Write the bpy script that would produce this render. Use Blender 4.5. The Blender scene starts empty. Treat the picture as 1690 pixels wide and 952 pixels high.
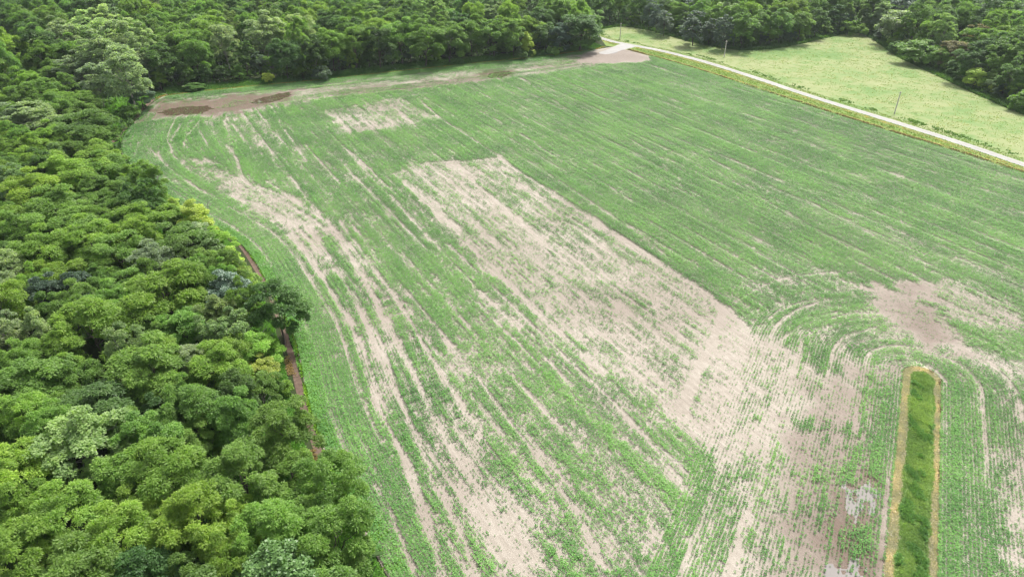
import bpy, math, numpy as np
from mathutils import Vector
rng = np.random.default_rng(7)
PI = math.pi
# ------------------------------------------------------------------ survey of the site
# the plan of the place was measured from the air: a bearing/depression pair gives a point on the ground
F, PITCH, CAMH = 1127.0, math.radians(31.5), 85.0
CP, SP = math.cos(PITCH), math.sin(PITCH)
def G(p, z=0.0):
    p = np.asarray(p, float)
    u = (p[..., 0] - 845) / F; v = -(p[..., 1] - 476) / F
    t = (CAMH - z) / (SP - v * CP)
    return np.stack([u * t, (CP + v * SP) * t], -1)
def PX(X, Y, Z):
    dep = Y * CP - (Z - CAMH) * SP
    return 845 + F * X / dep, 476 - F * (Y * SP + (Z - CAMH) * CP) / dep, dep
# ------------------------------------------------------------------ small maths helpers
def vn(x, y, seed=0):
    ix = np.floor(x).astype(np.int64); iy = np.floor(y).astype(np.int64)
    fx = x - ix; fy = y - iy
    fx = fx * fx * (3 - 2 * fx); fy = fy * fy * (3 - 2 * fy)
    def h(a, b):
        k = (a * 374761393 + b * 668265263 + seed * 974634777) & 0xffffffff
        k = ((k ^ (k >> 13)) * 1274126177) & 0xffffffff
        k = ((k ^ (k >> 16)) * 2246822519) & 0xffffffff
        return ((k ^ (k >> 13)) & 0xffffff) / float(0xffffff)
    a = h(ix, iy); b = h(ix + 1, iy); c = h(ix, iy + 1); d = h(ix + 1, iy + 1)
    return (a + (b - a) * fx) * (1 - fy) + (c + (d - c) * fx) * fy
def fbm(x, y, seed=0, o=3):
    s = 0; a = 0.5; t = 0
    for i in range(o):
        s = s + a * vn(x * 2 ** i, y * 2 ** i, seed + i * 17); t += a; a *= 0.5
    return s / t
def sm(a, b, x):
    t = np.clip((x - a) / (b - a), 0, 1); return t * t * (3 - 2 * t)
def seg_dist(P, L, closed=False):
    """distance of points to a polyline, index of the nearest segment and the parameter along it"""
    L = np.asarray(L, float); A = L if closed else L[:-1]; B = np.roll(L, -1, 0) if closed else L[1:]
    best = np.full(len(P), 1e18); idx = np.zeros(len(P), int); par = np.zeros(len(P))
    for i in range(len(A)):
        d = B[i] - A[i]; q = P - A[i]
        t = np.clip((q @ d) / max(d @ d, 1e-9), 0, 1)
        e = q - t[:, None] * d; dd = (e * e).sum(1)
        m = dd < best; best[m] = dd[m]; idx[m] = i; par[m] = t[m]
    return np.sqrt(best), idx, par
def inside(P, L):
    L = np.asarray(L, float); r = np.zeros(len(P), bool); B = np.roll(L, -1, 0)
    for (x1, y1), (x2, y2) in zip(L, B):
        if y1 == y2: continue
        c = ((y1 > P[:, 1]) != (y2 > P[:, 1])) & (P[:, 0] < (x2 - x1) * (P[:, 1] - y1) / (y2 - y1) + x1)
        r ^= c
    return r
def soft_poly(P, L, soft):
    """1 inside the outline, fading over `soft` metres"""
    L = np.asarray(L, float); w = np.zeros(len(P))
    lo = L.min(0) - 3 * soft; hi = L.max(0) + 3 * soft
    m = ((P > lo) & (P < hi)).all(1)
    if not m.any(): return w
    Q = P[m]; d = seg_dist(Q, L, True)[0]; d = np.where(inside(Q, L), d, -d)
    d = d + (fbm(Q[:, 0] / 3.5, Q[:, 1] / 3.5, 5) - 0.5) * soft * 3
    w[m] = sm(-soft, soft, d); return w
def chaikin(L, n=3, closed=False):
    L = np.asarray(L, float)
    for _ in range(n):
        A = L if closed else L[:-1]; B = np.roll(L, -1, 0) if closed else L[1:]
        Q = np.stack([A * .75 + B * .25, A * .25 + B * .75], 1).reshape(-1, 2)
        L = Q if closed else np.vstack([L[:1], Q, L[-1:]])
    return L
def resample(L, step):
    s = np.r_[0, np.cumsum(np.linalg.norm(np.diff(L, axis=0), axis=1))]
    t = np.arange(0, s[-1], step)
    return np.stack([np.interp(t, s, L[:, 0]), np.interp(t, s, L[:, 1])], 1), t
# ------------------------------------------------------------------ mesh + scene helpers
C = bpy.context.scene.collection
def np_mesh(name, verts, faces, attrs=None, smooth=False):
    """verts (n,3); faces (m,k) with constant k; attrs {name: per-face floats}"""
    verts = np.ascontiguousarray(verts, np.float32); faces = np.ascontiguousarray(faces, np.int32)
    me = bpy.data.meshes.new(name); m, k = faces.shape
    me.vertices.add(len(verts)); me.vertices.foreach_set('co', verts.ravel())
    me.loops.add(m * k); me.loops.foreach_set('vertex_index', faces.ravel())
    me.polygons.add(m); me.polygons.foreach_set('loop_start', np.arange(0, m * k, k, dtype=np.int32))
    me.polygons.foreach_set('loop_total', np.full(m, k, np.int32))
    if smooth: me.polygons.foreach_set('use_smooth', np.ones(m, bool))
    for n, a in (attrs or {}).items():
        at = me.attributes.new(n, 'FLOAT', 'FACE' if len(a) == m and len(a) != len(verts) else 'POINT')
        at.data.foreach_set('value', np.ascontiguousarray(a, np.float32))
    me.update(calc_edges=True)
    return me
def link(name, me, mat=None, parent=None):
    o = bpy.data.objects.new(name, me); C.objects.link(o)
    if mat is not None and not len(me.materials): me.materials.append(mat)
    if parent: o.parent = parent
    return o
def setting(o, kind, label=None, cat=None):
    o['kind'] = kind
    if label: o['label'] = label
    if cat: o['category'] = cat
    return o
def thing(name, label, cat, loc=(0, 0, 0), rz=0, sc=(1, 1, 1), group=None):
    o = bpy.data.objects.new(name, None); o.empty_display_size = .3; C.objects.link(o)
    o.location = loc; o.rotation_euler = (0, 0, rz); o.scale = sc
    o['label'] = label; o['category'] = cat
    if group: o['group'] = group
    return o
def tubes(paths, sides=7):
    """one mesh from tapered tubes; each path = list of (x,y,z,r)"""
    V = []; Fc = []; n0 = 0
    for p in paths:
        p = np.asarray(p, float); n = len(p); T = np.gradient(p[:, :3], axis=0)
        T /= np.linalg.norm(T, axis=1)[:, None] + 1e-9
        ref = np.array([0.3, 0.9, 0.1]); U = np.cross(T, ref); U /= np.linalg.norm(U, axis=1)[:, None] + 1e-9; W = np.cross(T, U)
        a = np.linspace(0, 2 * PI, sides, endpoint=False)
        ring = p[:, None, :3] + p[:, None, 3:4] * (np.cos(a)[None, :, None] * U[:, None] + np.sin(a)[None, :, None] * W[:, None])
        V.append(ring.reshape(-1, 3))
        i = np.arange(n - 1)[:, None] * sides; j = np.arange(sides)[None]; j2 = (j + 1) % sides
        Fc.append((np.stack([i + j, i + j2, i + sides + j2, i + sides + j], -1).reshape(-1, 4)) + n0)
        n0 += n * sides
    return np_mesh('tube', np.vstack(V), np.vstack(Fc), smooth=True)
# ------------------------------------------------------------------ materials
def new_mat(name):
    m = bpy.data.materials.new(name); m.use_nodes = True; nt = m.node_tree; nt.nodes.clear()
    def N(t, **kw):
        n = nt.nodes.new(t)
        for k, v in kw.items():
            if isinstance(k, str) and k.startswith('i_'): n.inputs[int(k[2:])].default_value = v
            else: setattr(n, k, v)
        return n
    def Lk(a, b): nt.links.new(a, b)
    out = N('ShaderNodeOutputMaterial')
    return m, N, Lk, out
def ramp(n, stops):
    cr = n.color_ramp
    while len(cr.elements) > len(stops): cr.elements.remove(cr.elements[-1])
    while len(cr.elements) < len(stops): cr.elements.new(0.5)
    for e, (p, c) in zip(cr.elements, stops): e.position = p; e.color = (*c, 1) if len(c) == 3 else c
    return n
def noise(N, Lk, vec, scale, detail=4, rough=.55):
    n = N('ShaderNodeTexNoise'); n.inputs['Scale'].default_value = scale; n.inputs['Detail'].default_value = detail
    n.inputs['Roughness'].default_value = rough; Lk(vec, n.inputs['Vector']); return n.outputs['Fac']
def mixc(N, Lk, f, a, b, mode='MIX'):
    n = N('ShaderNodeMix', data_type='RGBA', blend_type=mode)
    for s, v in ((n.inputs[0], f), (n.inputs[6], a), (n.inputs[7], b)):
        if hasattr(v, 'links'): Lk(v, s)
        else: s.default_value = (*v, 1) if isinstance(v, tuple) else v
    return n.outputs[2]
def math_n(N, Lk, op, a, b=0.0, clamp=False):
    n = N('ShaderNodeMath', operation=op, use_clamp=clamp)
    for s, v in ((n.inputs[0], a), (n.inputs[1], b)):
        if hasattr(v, 'links'): Lk(v, s)
        else: s.default_value = v
    return n.outputs[0]
def leaf_mat(name, base=None, spread=.36, warm=.20, trans=.52, rough=.5, spec=.35, blossom=None):
    """foliage: colour from the object (or `base`), each leaf face varied by its own `tint`"""
    m, N, Lk, out = new_mat(name)
    at = N('ShaderNodeAttribute', attribute_name='tint')
    if base is None:
        oi = N('ShaderNodeObjectInfo'); col = oi.outputs['Color']
    else:
        r = N('ShaderNodeRGB'); r.outputs[0].default_value = (*base, 1); col = r.outputs[0]
    v = math_n(N, Lk, 'MULTIPLY_ADD', at.outputs['Fac'], 2 * spread); v.node.inputs[2].default_value = 1 - spread
    cv = N('ShaderNodeCombineXYZ')
    wr = math_n(N, Lk, 'MULTIPLY_ADD', at.outputs['Fac'], warm); wr.node.inputs[2].default_value = 1 - warm * .5
    Lk(math_n(N, Lk, 'MULTIPLY', v, wr), cv.inputs[0]); Lk(v, cv.inputs[1]); Lk(v, cv.inputs[2])
    c = mixc(N, Lk, 1.0, col, cv.outputs[0], 'MULTIPLY')
    if blossom:
        c = mixc(N, Lk, math_n(N, Lk, 'GREATER_THAN', at.outputs['Fac'], blossom[0]), c, blossom[1])
    b = N('ShaderNodeBsdfPrincipled'); Lk(c, b.inputs['Base Color']); b.inputs['Roughness'].default_value = rough
    b.inputs['Specular IOR Level'].default_value = spec
    t = N('ShaderNodeBsdfTranslucent'); Lk(mixc(N, Lk, 1.0, c, (1.15, 1.3, .55), 'MULTIPLY'), t.inputs['Color'])
    mx = N('ShaderNodeMixShader'); mx.inputs[0].default_value = trans
    Lk(b.outputs[0], mx.inputs[1]); Lk(t.outputs[0], mx.inputs[2]); Lk(mx.outputs[0], out.inputs['Surface'])
    return m
def ground_mat(name, stops, scale=.6, scale2=.06, rough=.95, bump=.0, fine=None, wb=.4):
    m, N, Lk, out = new_mat(name); tc = N('ShaderNodeNewGeometry').outputs['Position']
    a = noise(N, Lk, tc, scale, 6, .65); b = noise(N, Lk, tc, scale2, 3)
    f = math_n(N, Lk, 'ADD', math_n(N, Lk, 'MULTIPLY', a, 1 - wb), math_n(N, Lk, 'MULTIPLY', b, wb))
    r = ramp(N('ShaderNodeValToRGB'), stops); Lk(f, r.inputs[0]); c = r.outputs[0]
    if fine:
        g = noise(N, Lk, tc, fine, 3, .7)
        c = mixc(N, Lk, .5, c, mixc(N, Lk, g, (.55, .55, .55), (1.45, 1.45, 1.45)), 'MULTIPLY')
    p = N('ShaderNodeBsdfPrincipled'); Lk(c, p.inputs['Base Color']); p.inputs['Roughness'].default_value = rough
    p.inputs['Specular IOR Level'].default_value = .15
    if bump:
        bn = N('ShaderNodeBump'); bn.inputs['Strength'].default_value = .6; bn.inputs['Distance'].default_value = bump
        Lk(a, bn.inputs['Height']); Lk(bn.outputs[0], p.inputs['Normal'])
    Lk(p.outputs[0], out.inputs['Surface']); return m
def soil_mat():
    m, N, Lk, out = new_mat('soil'); geo = N('ShaderNodeNewGeometry'); pos = geo.outputs['Position']
    mp = N('ShaderNodeMapping'); mp.inputs['Rotation'].default_value = (0, 0, -math.radians(119.6)); Lk(pos, mp.inputs['Vector'])
    mp2 = N('ShaderNodeMapping'); mp2.inputs['Scale'].default_value = (.12, 1, 1); Lk(mp.outputs[0], mp2.inputs['Vector'])
    big = noise(N, Lk, pos, .05, 4); med = noise(N, Lk, pos, .9, 5, .65); fine = noise(N, Lk, pos, 6, 3, .7)
    stk = noise(N, Lk, mp2.outputs[0], 1.3, 4, .65)
    f = math_n(N, Lk, 'ADD', math_n(N, Lk, 'MULTIPLY', big, .3), math_n(N, Lk, 'ADD', math_n(N, Lk, 'MULTIPLY', med, .3), math_n(N, Lk, 'MULTIPLY', stk, .4)))
    r = ramp(N('ShaderNodeValToRGB'), [(.3, (.205, .176, .143)), (.48, (.29, .257, .214)), (.66, (.385, .35, .30))]); Lk(f, r.inputs[0])
    c = mixc(N, Lk, .85, r.outputs[0], mixc(N, Lk, fine, (.45, .44, .42), (1.5, 1.5, 1.52)), 'MULTIPLY')
    w = N('ShaderNodeAttribute', attribute_name='wet').outputs['Fac']
    wn = math_n(N, Lk, 'ADD', w, math_n(N, Lk, 'MULTIPLY', math_n(N, Lk, 'SUBTRACT', math_n(N, Lk, 'ADD', math_n(N, Lk, 'MULTIPLY', med, .5), math_n(N, Lk, 'MULTIPLY', stk, .5)), .5), math_n(N, Lk, 'MULTIPLY', math_n(N, Lk, 'MULTIPLY', w, math_n(N, Lk, 'SUBTRACT', 1.25, w)), 5.0)), True)
    r2 = ramp(N('ShaderNodeValToRGB'), [(0, (1, 1, 1)), (.45, (.66, .61, .60)), (1, (.36, .265, .215))]); Lk(wn, r2.inputs[0])
    c = mixc(N, Lk, 1.0, c, r2.outputs[0], 'MULTIPLY')
    p = N('ShaderNodeBsdfPrincipled'); Lk(c, p.inputs['Base Color'])
    ro = N('ShaderNodeMapRange'); ro.inputs[3].default_value = .95; ro.inputs[4].default_value = .5; Lk(wn, ro.inputs[0]); Lk(ro.outputs[0], p.inputs['Roughness'])
    p.inputs['Specular IOR Level'].default_value = .2
    bn = N('ShaderNodeBump'); bn.inputs['Strength'].default_value = .7; bn.inputs['Distance'].default_value = .12
    Lk(math_n(N, Lk, 'ADD', stk, fine), bn.inputs['Height']); Lk(bn.outputs[0], p.inputs['Normal'])
    Lk(p.outputs[0], out.inputs['Surface']); return m
def water_mat(name, col, rough=.06, ripple=.0):
    m, N, Lk, out = new_mat(name); pos = N('ShaderNodeNewGeometry').outputs['Position']
    p = N('ShaderNodeBsdfPrincipled'); a = noise(N, Lk, pos, .5, 3)
    Lk(mixc(N, Lk, a, tuple(x * .8 for x in col), tuple(x * 1.25 for x in col)), p.inputs['Base Color'])
    p.inputs['Roughness'].default_value = rough; p.inputs['IOR'].default_value = 1.33
    bn = N('ShaderNodeBump'); bn.inputs['Strength'].default_value = .15; bn.inputs['Distance'].default_value = .02
    Lk(noise(N, Lk, pos, 3, 2), bn.inputs['Height']); Lk(bn.outputs[0], p.inputs['Normal'])
    Lk(p.outputs[0], out.inputs['Surface']); return m
def bark_mat(name, a, b):
    return ground_mat(name, [(.3, a), (.7, b)], 3.0, .8, .9, .02)
M_soil = soil_mat()
M_floor = ground_mat('forest_floor', [(.3, (.016, .024, .009)), (.5, (.03, .045, .014)), (.7, (.05, .055, .025))], .5, .05, .95, .1)
M_mead = ground_mat('meadow_turf', [(.32, (.085, .165, .045)), (.44, (.145, .22, .075)), (.53, (.215, .25, .11)), (.62, (.25, .27, .135))], .22, .03, .95, .05, 3, .62)
M_straw = ground_mat('straw_ground', [(.3, (.26, .235, .185)), (.5, (.38, .345, .275)), (.7, (.48, .445, .36))], 1.0, .1, .95, .03, 5)
M_verge = ground_mat('verge_turf', [(.3, (.10, .17, .04)), (.5, (.16, .23, .06)), (.7, (.26, .27, .10))], .8, .08, .95, .05, 3)
M_shade = ground_mat('shaded_verge_turf', [(.3, (.04, .085, .02)), (.5, (.07, .13, .03)), (.7, (.11, .16, .05))], .8, .08, .95, .05, 3)  # darker copy of the verge turf, tree shade put into the colour
M_road = ground_mat('gravel', [(.3, (.26, .25, .235)), (.5, (.32, .31, .295)), (.7, (.38, .37, .355))], .5, .08, .9, .02, 3)
M_hump = ground_mat('gravel_hump', [(.3, (.19, .20, .15)), (.5, (.26, .26, .22)), (.7, (.33, .33, .29))], .7, .08, .9, .02, 3)
M_dirt = ground_mat('bare_dirt', [(.3, (.065, .042, .03)), (.5, (.115, .08, .06)), (.7, (.18, .135, .105))], 1.2, .1, .95, .05, 4)
M_bark = bark_mat('bark', (.06, .05, .04), (.15, .13, .11)); M_pale = bark_mat('pale_bark', (.22, .20, .17), (.42, .40, .36))
M_wood = bark_mat('weathered_wood', (.42, .39, .35), (.60, .57, .53))
M_leaf = leaf_mat('leaves'); M_gloss = leaf_mat('glossy_leaves', rough=.42, spec=.4, trans=.25)
M_bloss = leaf_mat('flowering_leaves', blossom=(.80, (.62, .62, .50)))
M_crop = leaf_mat('crop_leaves', (.130, .285, .078), .38, .30, .34, .6, .15)
M_grass = leaf_mat('grass_blades', None, .34, .22, .35, .7, .15)
M_brown = water_mat('muddy_water', (.075, .052, .036), .05); M_clear = water_mat('shallow_water', (.15, .135, .125), .55)

# ------------------------------------------------------------------ the plan: outlines of field, meadow, road, woods
ROWA = math.radians(119.6); E1 = np.array([math.cos(ROWA), math.sin(ROWA)]); N1 = np.array([-E1[1], E1[0]])
left_px = [(790, 1180), (700, 1050), (640, 952), (590, 860), (545, 770), (518, 700), (503, 640), (494, 590), (480, 540), (440, 468), (418, 428), (395, 402), (360, 378), (300, 345), (240, 302), (203, 262), (198, 238), (215, 208), (243, 176), (268, 160)]
far_px = [(330, 152), (420, 143), (500, 136), (620, 123), (750, 109), (870, 97), (985, 82)]
road_side_px = [(1015, 77), (1055, 88), (1110, 103), (1170, 121), (1300, 164), (1450, 212), (1600, 257), (1690, 287), (1900, 350)]
LEFT = chaikin(G(left_px), 3); FAR = chaikin(G(far_px), 2); RSIDE = chaikin(G(road_side_px), 2)
FIELD = np.vstack([LEFT, FAR, RSIDE, [[185, 120], [185, 30], [10, 30]]])
ISL_A = np.array(G((1521, 622))); ISL_B = np.array(G((1503, 952))); ie = (ISL_A - ISL_B) / np.linalg.norm(ISL_A - ISL_B)
ISL_B = ISL_B - ie * 25; ILEN = np.linalg.norm(ISL_A - ISL_B); inn = np.array([-ie[1], ie[0]])
ISL_W = 2.95
HEAD = resample(chaikin(np.vstack([G(left_px), G(far_px)]), 4), 3.0)[0]           # headland line: left edge then far edge
ncorner = int(np.argmin(np.linalg.norm(HEAD - G((258, 165)), axis=1)))
def zone(P):
    """0 main rows, 1 headland rows, 2 rows round the grass strip; distance to headland line and to strip"""
    dh, ix, _ = seg_dist(P, HEAD); di = seg_dist(P, np.array([ISL_B, ISL_A]))[0]
    W = np.where(ix < ncorner - 12, 25.0, 33.0) + (vn(P[:, 0] / 30, P[:, 1] / 30, 3) - .5) * 3
    z = np.zeros(len(P), int); z[dh < W] = 1; z[di < 33] = 2
    return z, dh, di
# bare and thin places: outline, what is left of the stand, edge softness (m)
BARE = [
 ([(650, 284), (700, 270), (822, 260), (1000, 372), (1204, 508), (1165, 600), (1108, 694), (980, 582), (840, 452), (740, 362)], .56, .8),
 ([(533, 182), (662, 163), (727, 197), (575, 222)], .56, 1.2),
 ([(1198, 508), (1290, 562), (1340, 600), (1428, 652), (1425, 690), (1385, 712), (1325, 690), (1285, 740), (1240, 800), (1190, 760), (1140, 720), (1108, 692), (1165, 600)], .37, 2.6),
 ([(1200, 700), (1290, 690), (1300, 800), (1262, 960), (1130, 960), (1172, 850), (1230, 800)], .66, 2.5),
 ([(1290, 700), (1380, 715), (1400, 800), (1360, 960), (1262, 960), (1300, 800)], .66, 2.5),
 ([(1380, 800), (1430, 790), (1450, 830), (1430, 870), (1390, 860)], .40, 1.2),
 ([(1370, 930), (1430, 925), (1440, 975), (1365, 975)], .45, 1.2),
 ([(1442, 482), (1490, 460), (1560, 468), (1530, 500), (1560, 540), (1600, 570), (1650, 606), (1560, 578), (1528, 588), (1488, 555), (1455, 512)], .12, 3.2),
 ([(1500, 470), (1572, 463), (1665, 503), (1700, 545), (1620, 548), (1560, 520)], .6, 1.8),
 ([(1600, 565), (1700, 600), (1800, 700), (1700, 640), (1630, 600)], .65, 1.5),
 ([(1212, 480), (1300, 448), (1440, 450), (1500, 560), (1480, 615), (1400, 600), (1330, 560), (1250, 530)], .90, 2.5),
 ([(1640, 820), (1660, 740), (1740, 700), (1740, 960), (1655, 960)], .62, 2.5),
 ([(1400, 590), (1480, 600), (1480, 640), (1400, 640)], .5, 2),
 ([(300, 258), (345, 268), (440, 312), (502, 332), (525, 385), (552, 450), (528, 472), (490, 400), (450, 366), (400, 336), (350, 302)], .52, 2.5),
 ([(520, 345), (560, 360), (600, 420), (650, 520), (610, 500), (560, 440)], .82, 1.6),
 ([(590, 555), (625, 555), (650, 640), (672, 720), (650, 720), (615, 640)], .48, 1.2),
 ([(700, 655), (760, 735), (800, 800), (850, 850), (900, 960), (830, 960), (790, 870), (740, 790), (690, 700)], .78, 1.5),
 ([(790, 830), (840, 860), (890, 930), (840, 950), (800, 890)], .32, 1.3),
 ([(690, 540), (760, 560), (800, 640), (760, 640), (710, 590)], .88, 2.0),
 ([(850, 690), (930, 720), (990, 830), (1060, 952), (960, 952), (880, 800)], .96, 3.0),
 ([(222, 205), (250, 166), (320, 161), (420, 152), (560, 144), (700, 132), (800, 117), (1000, 82), (1068, 90), (1080, 102), (1000, 106), (860, 127), (700, 147), (560, 160), (480, 176), (380, 192), (260, 200)], .58, 2.2),
 ([(560, 152), (700, 138), (820, 122), (800, 112), (620, 128), (520, 138)], .75, 2.0),
 ([(245, 190), (262, 172), (330, 166), (430, 157), (488, 150), (480, 163), (400, 184), (300, 192)], .26, 3.0),
 ([(985, 80), (1015, 74), (1058, 86), (1076, 100), (1010, 106), (950, 104), (960, 92)], .0, 1.2),
 ([(330, 195), (420, 190), (480, 225), (440, 250), (380, 235)], .78, 3.0),
]
BARE = [(G(p), m, s) for p, m, s in BARE]
STREAK = [([(655, 287), (760, 390), (860, 490), (1000, 620)], 2.0, .1), ([(690, 285), (800, 385), (950, 520), (1100, 640)], 1.3, .2), ([(750, 272), (860, 370), (1000, 490), (1150, 610)], 1.4, .15), ([(800, 265), (900, 340), (1050, 450), (1190, 550)], 1.2, .2), ([(822, 262), (950, 345), (1080, 430), (1200, 510)], 1.6, .1),
  ([(640, 168), (690, 212)], .7, .2), ([(690, 163), (728, 197)], .7, .2), ([(548, 182), (578, 218)], .7, .15), ([(600, 175), (640, 212)], .6, .3),  # worn lines: course, width (m), what is left of the stand
 ([(490, 400), (535, 460), (575, 530), (600, 590), (625, 670), (660, 740), (695, 830), (735, 960)], 1.3, .15),
 ([(510, 380), (560, 450), (612, 540), (650, 630), (680, 710), (722, 800), (770, 900), (790, 960)], 1.1, .2),
 ([(540, 362), (595, 450), (650, 550), (690, 640), (740, 730), (800, 830), (850, 930)], 1.2, .2),
 ([(560, 365), (640, 470), (700, 570), (760, 670), (800, 740)], .8, .3),
 ([(440, 300), (520, 350), (600, 430), (680, 520)], 1.1, .3),
 ([(262, 240), (262, 262), (300, 295), (370, 335), (430, 365)], .7, .45),
 ([(300, 205), (278, 240), (290, 265), (350, 305), (410, 340)], .7, .45),
 ([(330, 200), (300, 235), (310, 260)], .8, .6),
 ([(370, 200), (390, 260), (400, 300), (450, 330)], 1.0, .55),
 ([(620, 800), (660, 880), (690, 960)], .7, .3), ([(600, 730), (640, 830), (665, 900)], .5, .5),
 ([(565, 240), (620, 300), (665, 345), (700, 385)], .8, .3), ([(700, 385), (790, 480), (900, 590), (1000, 700)], .6, .4),
 ([(790, 480), (880, 555), (950, 605), (1040, 690), (1150, 830)], .7, .25), ([(730, 560), (815, 660), (900, 770), (960, 860), (1010, 960)], .8, .2),
 ([(640, 480), (730, 590), (800, 680), (870, 770), (930, 860)], .7, .35),
 ([(860, 130), (940, 185), (990, 212)], .8, .35), ([(930, 255), (1000, 305), (1060, 345)], .6, .45), ([(1040, 230), (1130, 285)], .6, .45),
 ([(1170, 262), (1240, 300), (1300, 335)], .7, .4), ([(1210, 300), (1330, 370), (1420, 420)], .6, .45), ([(880, 235), (930, 270)], .6, .4),
 ([(460, 200), (490, 245), (510, 270)], .7, .4), ([(840, 245), (1000, 350), (1100, 420)], .6, .5), ([(600, 200), (640, 240), (700, 290)], .5, .5),
 ([(1480, 440), (1580, 490), (1690, 545)], .8, .35), ([(1540, 400), (1690, 470)], .6, .5), ([(1330, 330), (1480, 410), (1560, 450)], .6, .5),
 ([(1196, 512), (1176, 560), (1150, 620), (1122, 690)], 2.0, -.2), ([(1280, 690), (1255, 780), (1225, 870), (1200, 960)], 1.2, .1), ([(1320, 760), (1300, 850), (1290, 960)], .6, .3),
 ([(1212, 500), (1260, 470), (1330, 452), (1420, 450)], .8, .55), ([(1250, 540), (1300, 505), (1370, 490)], .6, .65), ([(1290, 560), (1340, 525), (1400, 515)], .6, .65),
 ([(500, 182), (580, 172), (660, 162), (760, 146)], .6, .45), ([(650, 150), (760, 136), (840, 126)], .7, .4),
]
STREAK = [(resample(chaikin(G(p), 2), 2.5)[0], w * .66, m * .7 + .2) for p, w, m in STREAK]
LUSH = [G([(640, 960), (560, 800), (516, 690), (500, 600), (480, 530), (445, 468), (420, 425), (470, 400), (520, 480), (560, 570), (600, 680), (660, 800), (735, 960)]),
        G([(1490, 600), (1460, 640), (1458, 960), (1480, 960), (1492, 700)]), G([(1540, 590), (1560, 640), (1560, 800), (1545, 960), (1600, 960), (1610, 750), (1590, 640)])]
def stand(P, r, s, z):
    """how full the stand of plants is at each point, 0..1"""
    D = np.full(len(P), .90)
    gapl = np.abs((r / 6.16) % 1.0 - .5) * 6.16; D -= .5 * sm(.5, .22, gapl) * sm(.35, .65, vn(np.floor(r / 6.16) * 7.3, s / 14, 33))
    # weaker stand in the lower middle and right of the strip's foot, strong towards the road and the far side
    D -= .16 * sm(185, 90, P[:, 1]) * sm(-25, 0, P[:, 0])
    D -= .10 * soft_poly(P, G([(430, 240), (820, 262), (1100, 690), (1100, 960), (740, 960), (560, 480)]), 6)
    for L, m, so in BARE: D *= 1 - (1 - m) * soft_poly(P, L, so)
    for L, w, m in STREAK:
        lo = L.min(0) - 4; hi = L.max(0) + 4; k = ((P > lo) & (P < hi)).all(1)
        if k.any():
            d = seg_dist(P[k], L)[0]; ww = w * (.45 + 1.1 * vn(P[k, 0] / 5, P[k, 1] / 5, 9))
            D[k] *= 1 - (1 - m) * sm(ww * 1.15, ww * .55, d)
    st = vn(r / .62, s / 11, 21); st2 = vn(r / 3.2, s / 40, 22); bl = fbm(P[:, 0] / 4, P[:, 1] / 4, 23); fn = vn(r / .56, s / 1.6, 24); f2 = vn(r / 1.1, s / 4, 25)
    hard = .80 + .20 * (1 - D)                                                  # the thinner the stand the streakier
    lush = np.zeros(len(P))
    for L in LUSH: lush = np.maximum(lush, soft_poly(P, L, 2.0))
    q = D + ((st - .5) * np.where(z == 2, .26, .55) + (st2 - .5) * .22 + (bl - .5) * .42 + (fn - .5) * .40 + (f2 - .5) * .30) * hard * (1 - .6 * lush) * np.where(D < .05, 0, 1)
    q = q + lush * .12
    return np.clip(q, 0.0, 1.1), D
RSP, PSP = .56, .27
def rows_main():
    lo, hi = FIELD.min(0), FIELD.max(0); cn = np.array([[lo[0], lo[1]], [lo[0], hi[1]], [hi[0], lo[1]], [hi[0], hi[1]]])
    r = np.arange((cn @ N1).min(), (cn @ N1).max(), RSP); s = np.arange((cn @ E1).min(), (cn @ E1).max(), PSP)
    R, S = np.meshgrid(r, s, indexing='ij'); R = R.ravel(); S = S.ravel()
    P = R[:, None] * N1 + S[:, None] * E1
    k = (P > lo).all(1) & (P < hi).all(1) & (PX(P[:, 0], P[:, 1], 0)[1] < 1300) & (PX(P[:, 0], P[:, 1], 0)[0] < 1960)
    R, S, P = R[k], S[k], P[k]; k = inside(P, FIELD); R, S, P = R[k], S[k], P[k]
    z, dh, di = zone(P); k = z == 0
    return P[k], R[k], S[k], np.full(k.sum(), ROWA)
def rows_head():
    L, t = resample(HEAD, PSP); T = np.gradient(L, axis=0); T /= np.linalg.norm(T, axis=1)[:, None]; Nn = np.stack([T[:, 1], -T[:, 0]], 1)
    d = np.arange(.5, 36, RSP); P = (L[None] + d[:, None, None] * Nn[None]).reshape(-1, 2)
    R = np.repeat(d, len(L)); S = np.tile(t, len(d)); A = np.tile(np.arctan2(T[:, 1], T[:, 0]), len(d))
    x, y, _ = PX(P[:, 0], P[:, 1], 0); k = (y < 1300) & (y > 40); P, R, S, A = P[k], R[k], S[k], A[k]
    z, dh, di = zone(P); k = (z == 1) & (dh > R - .15) & inside(P, FIELD)
    return P[k], R[k], S[k], A[k]
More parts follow.
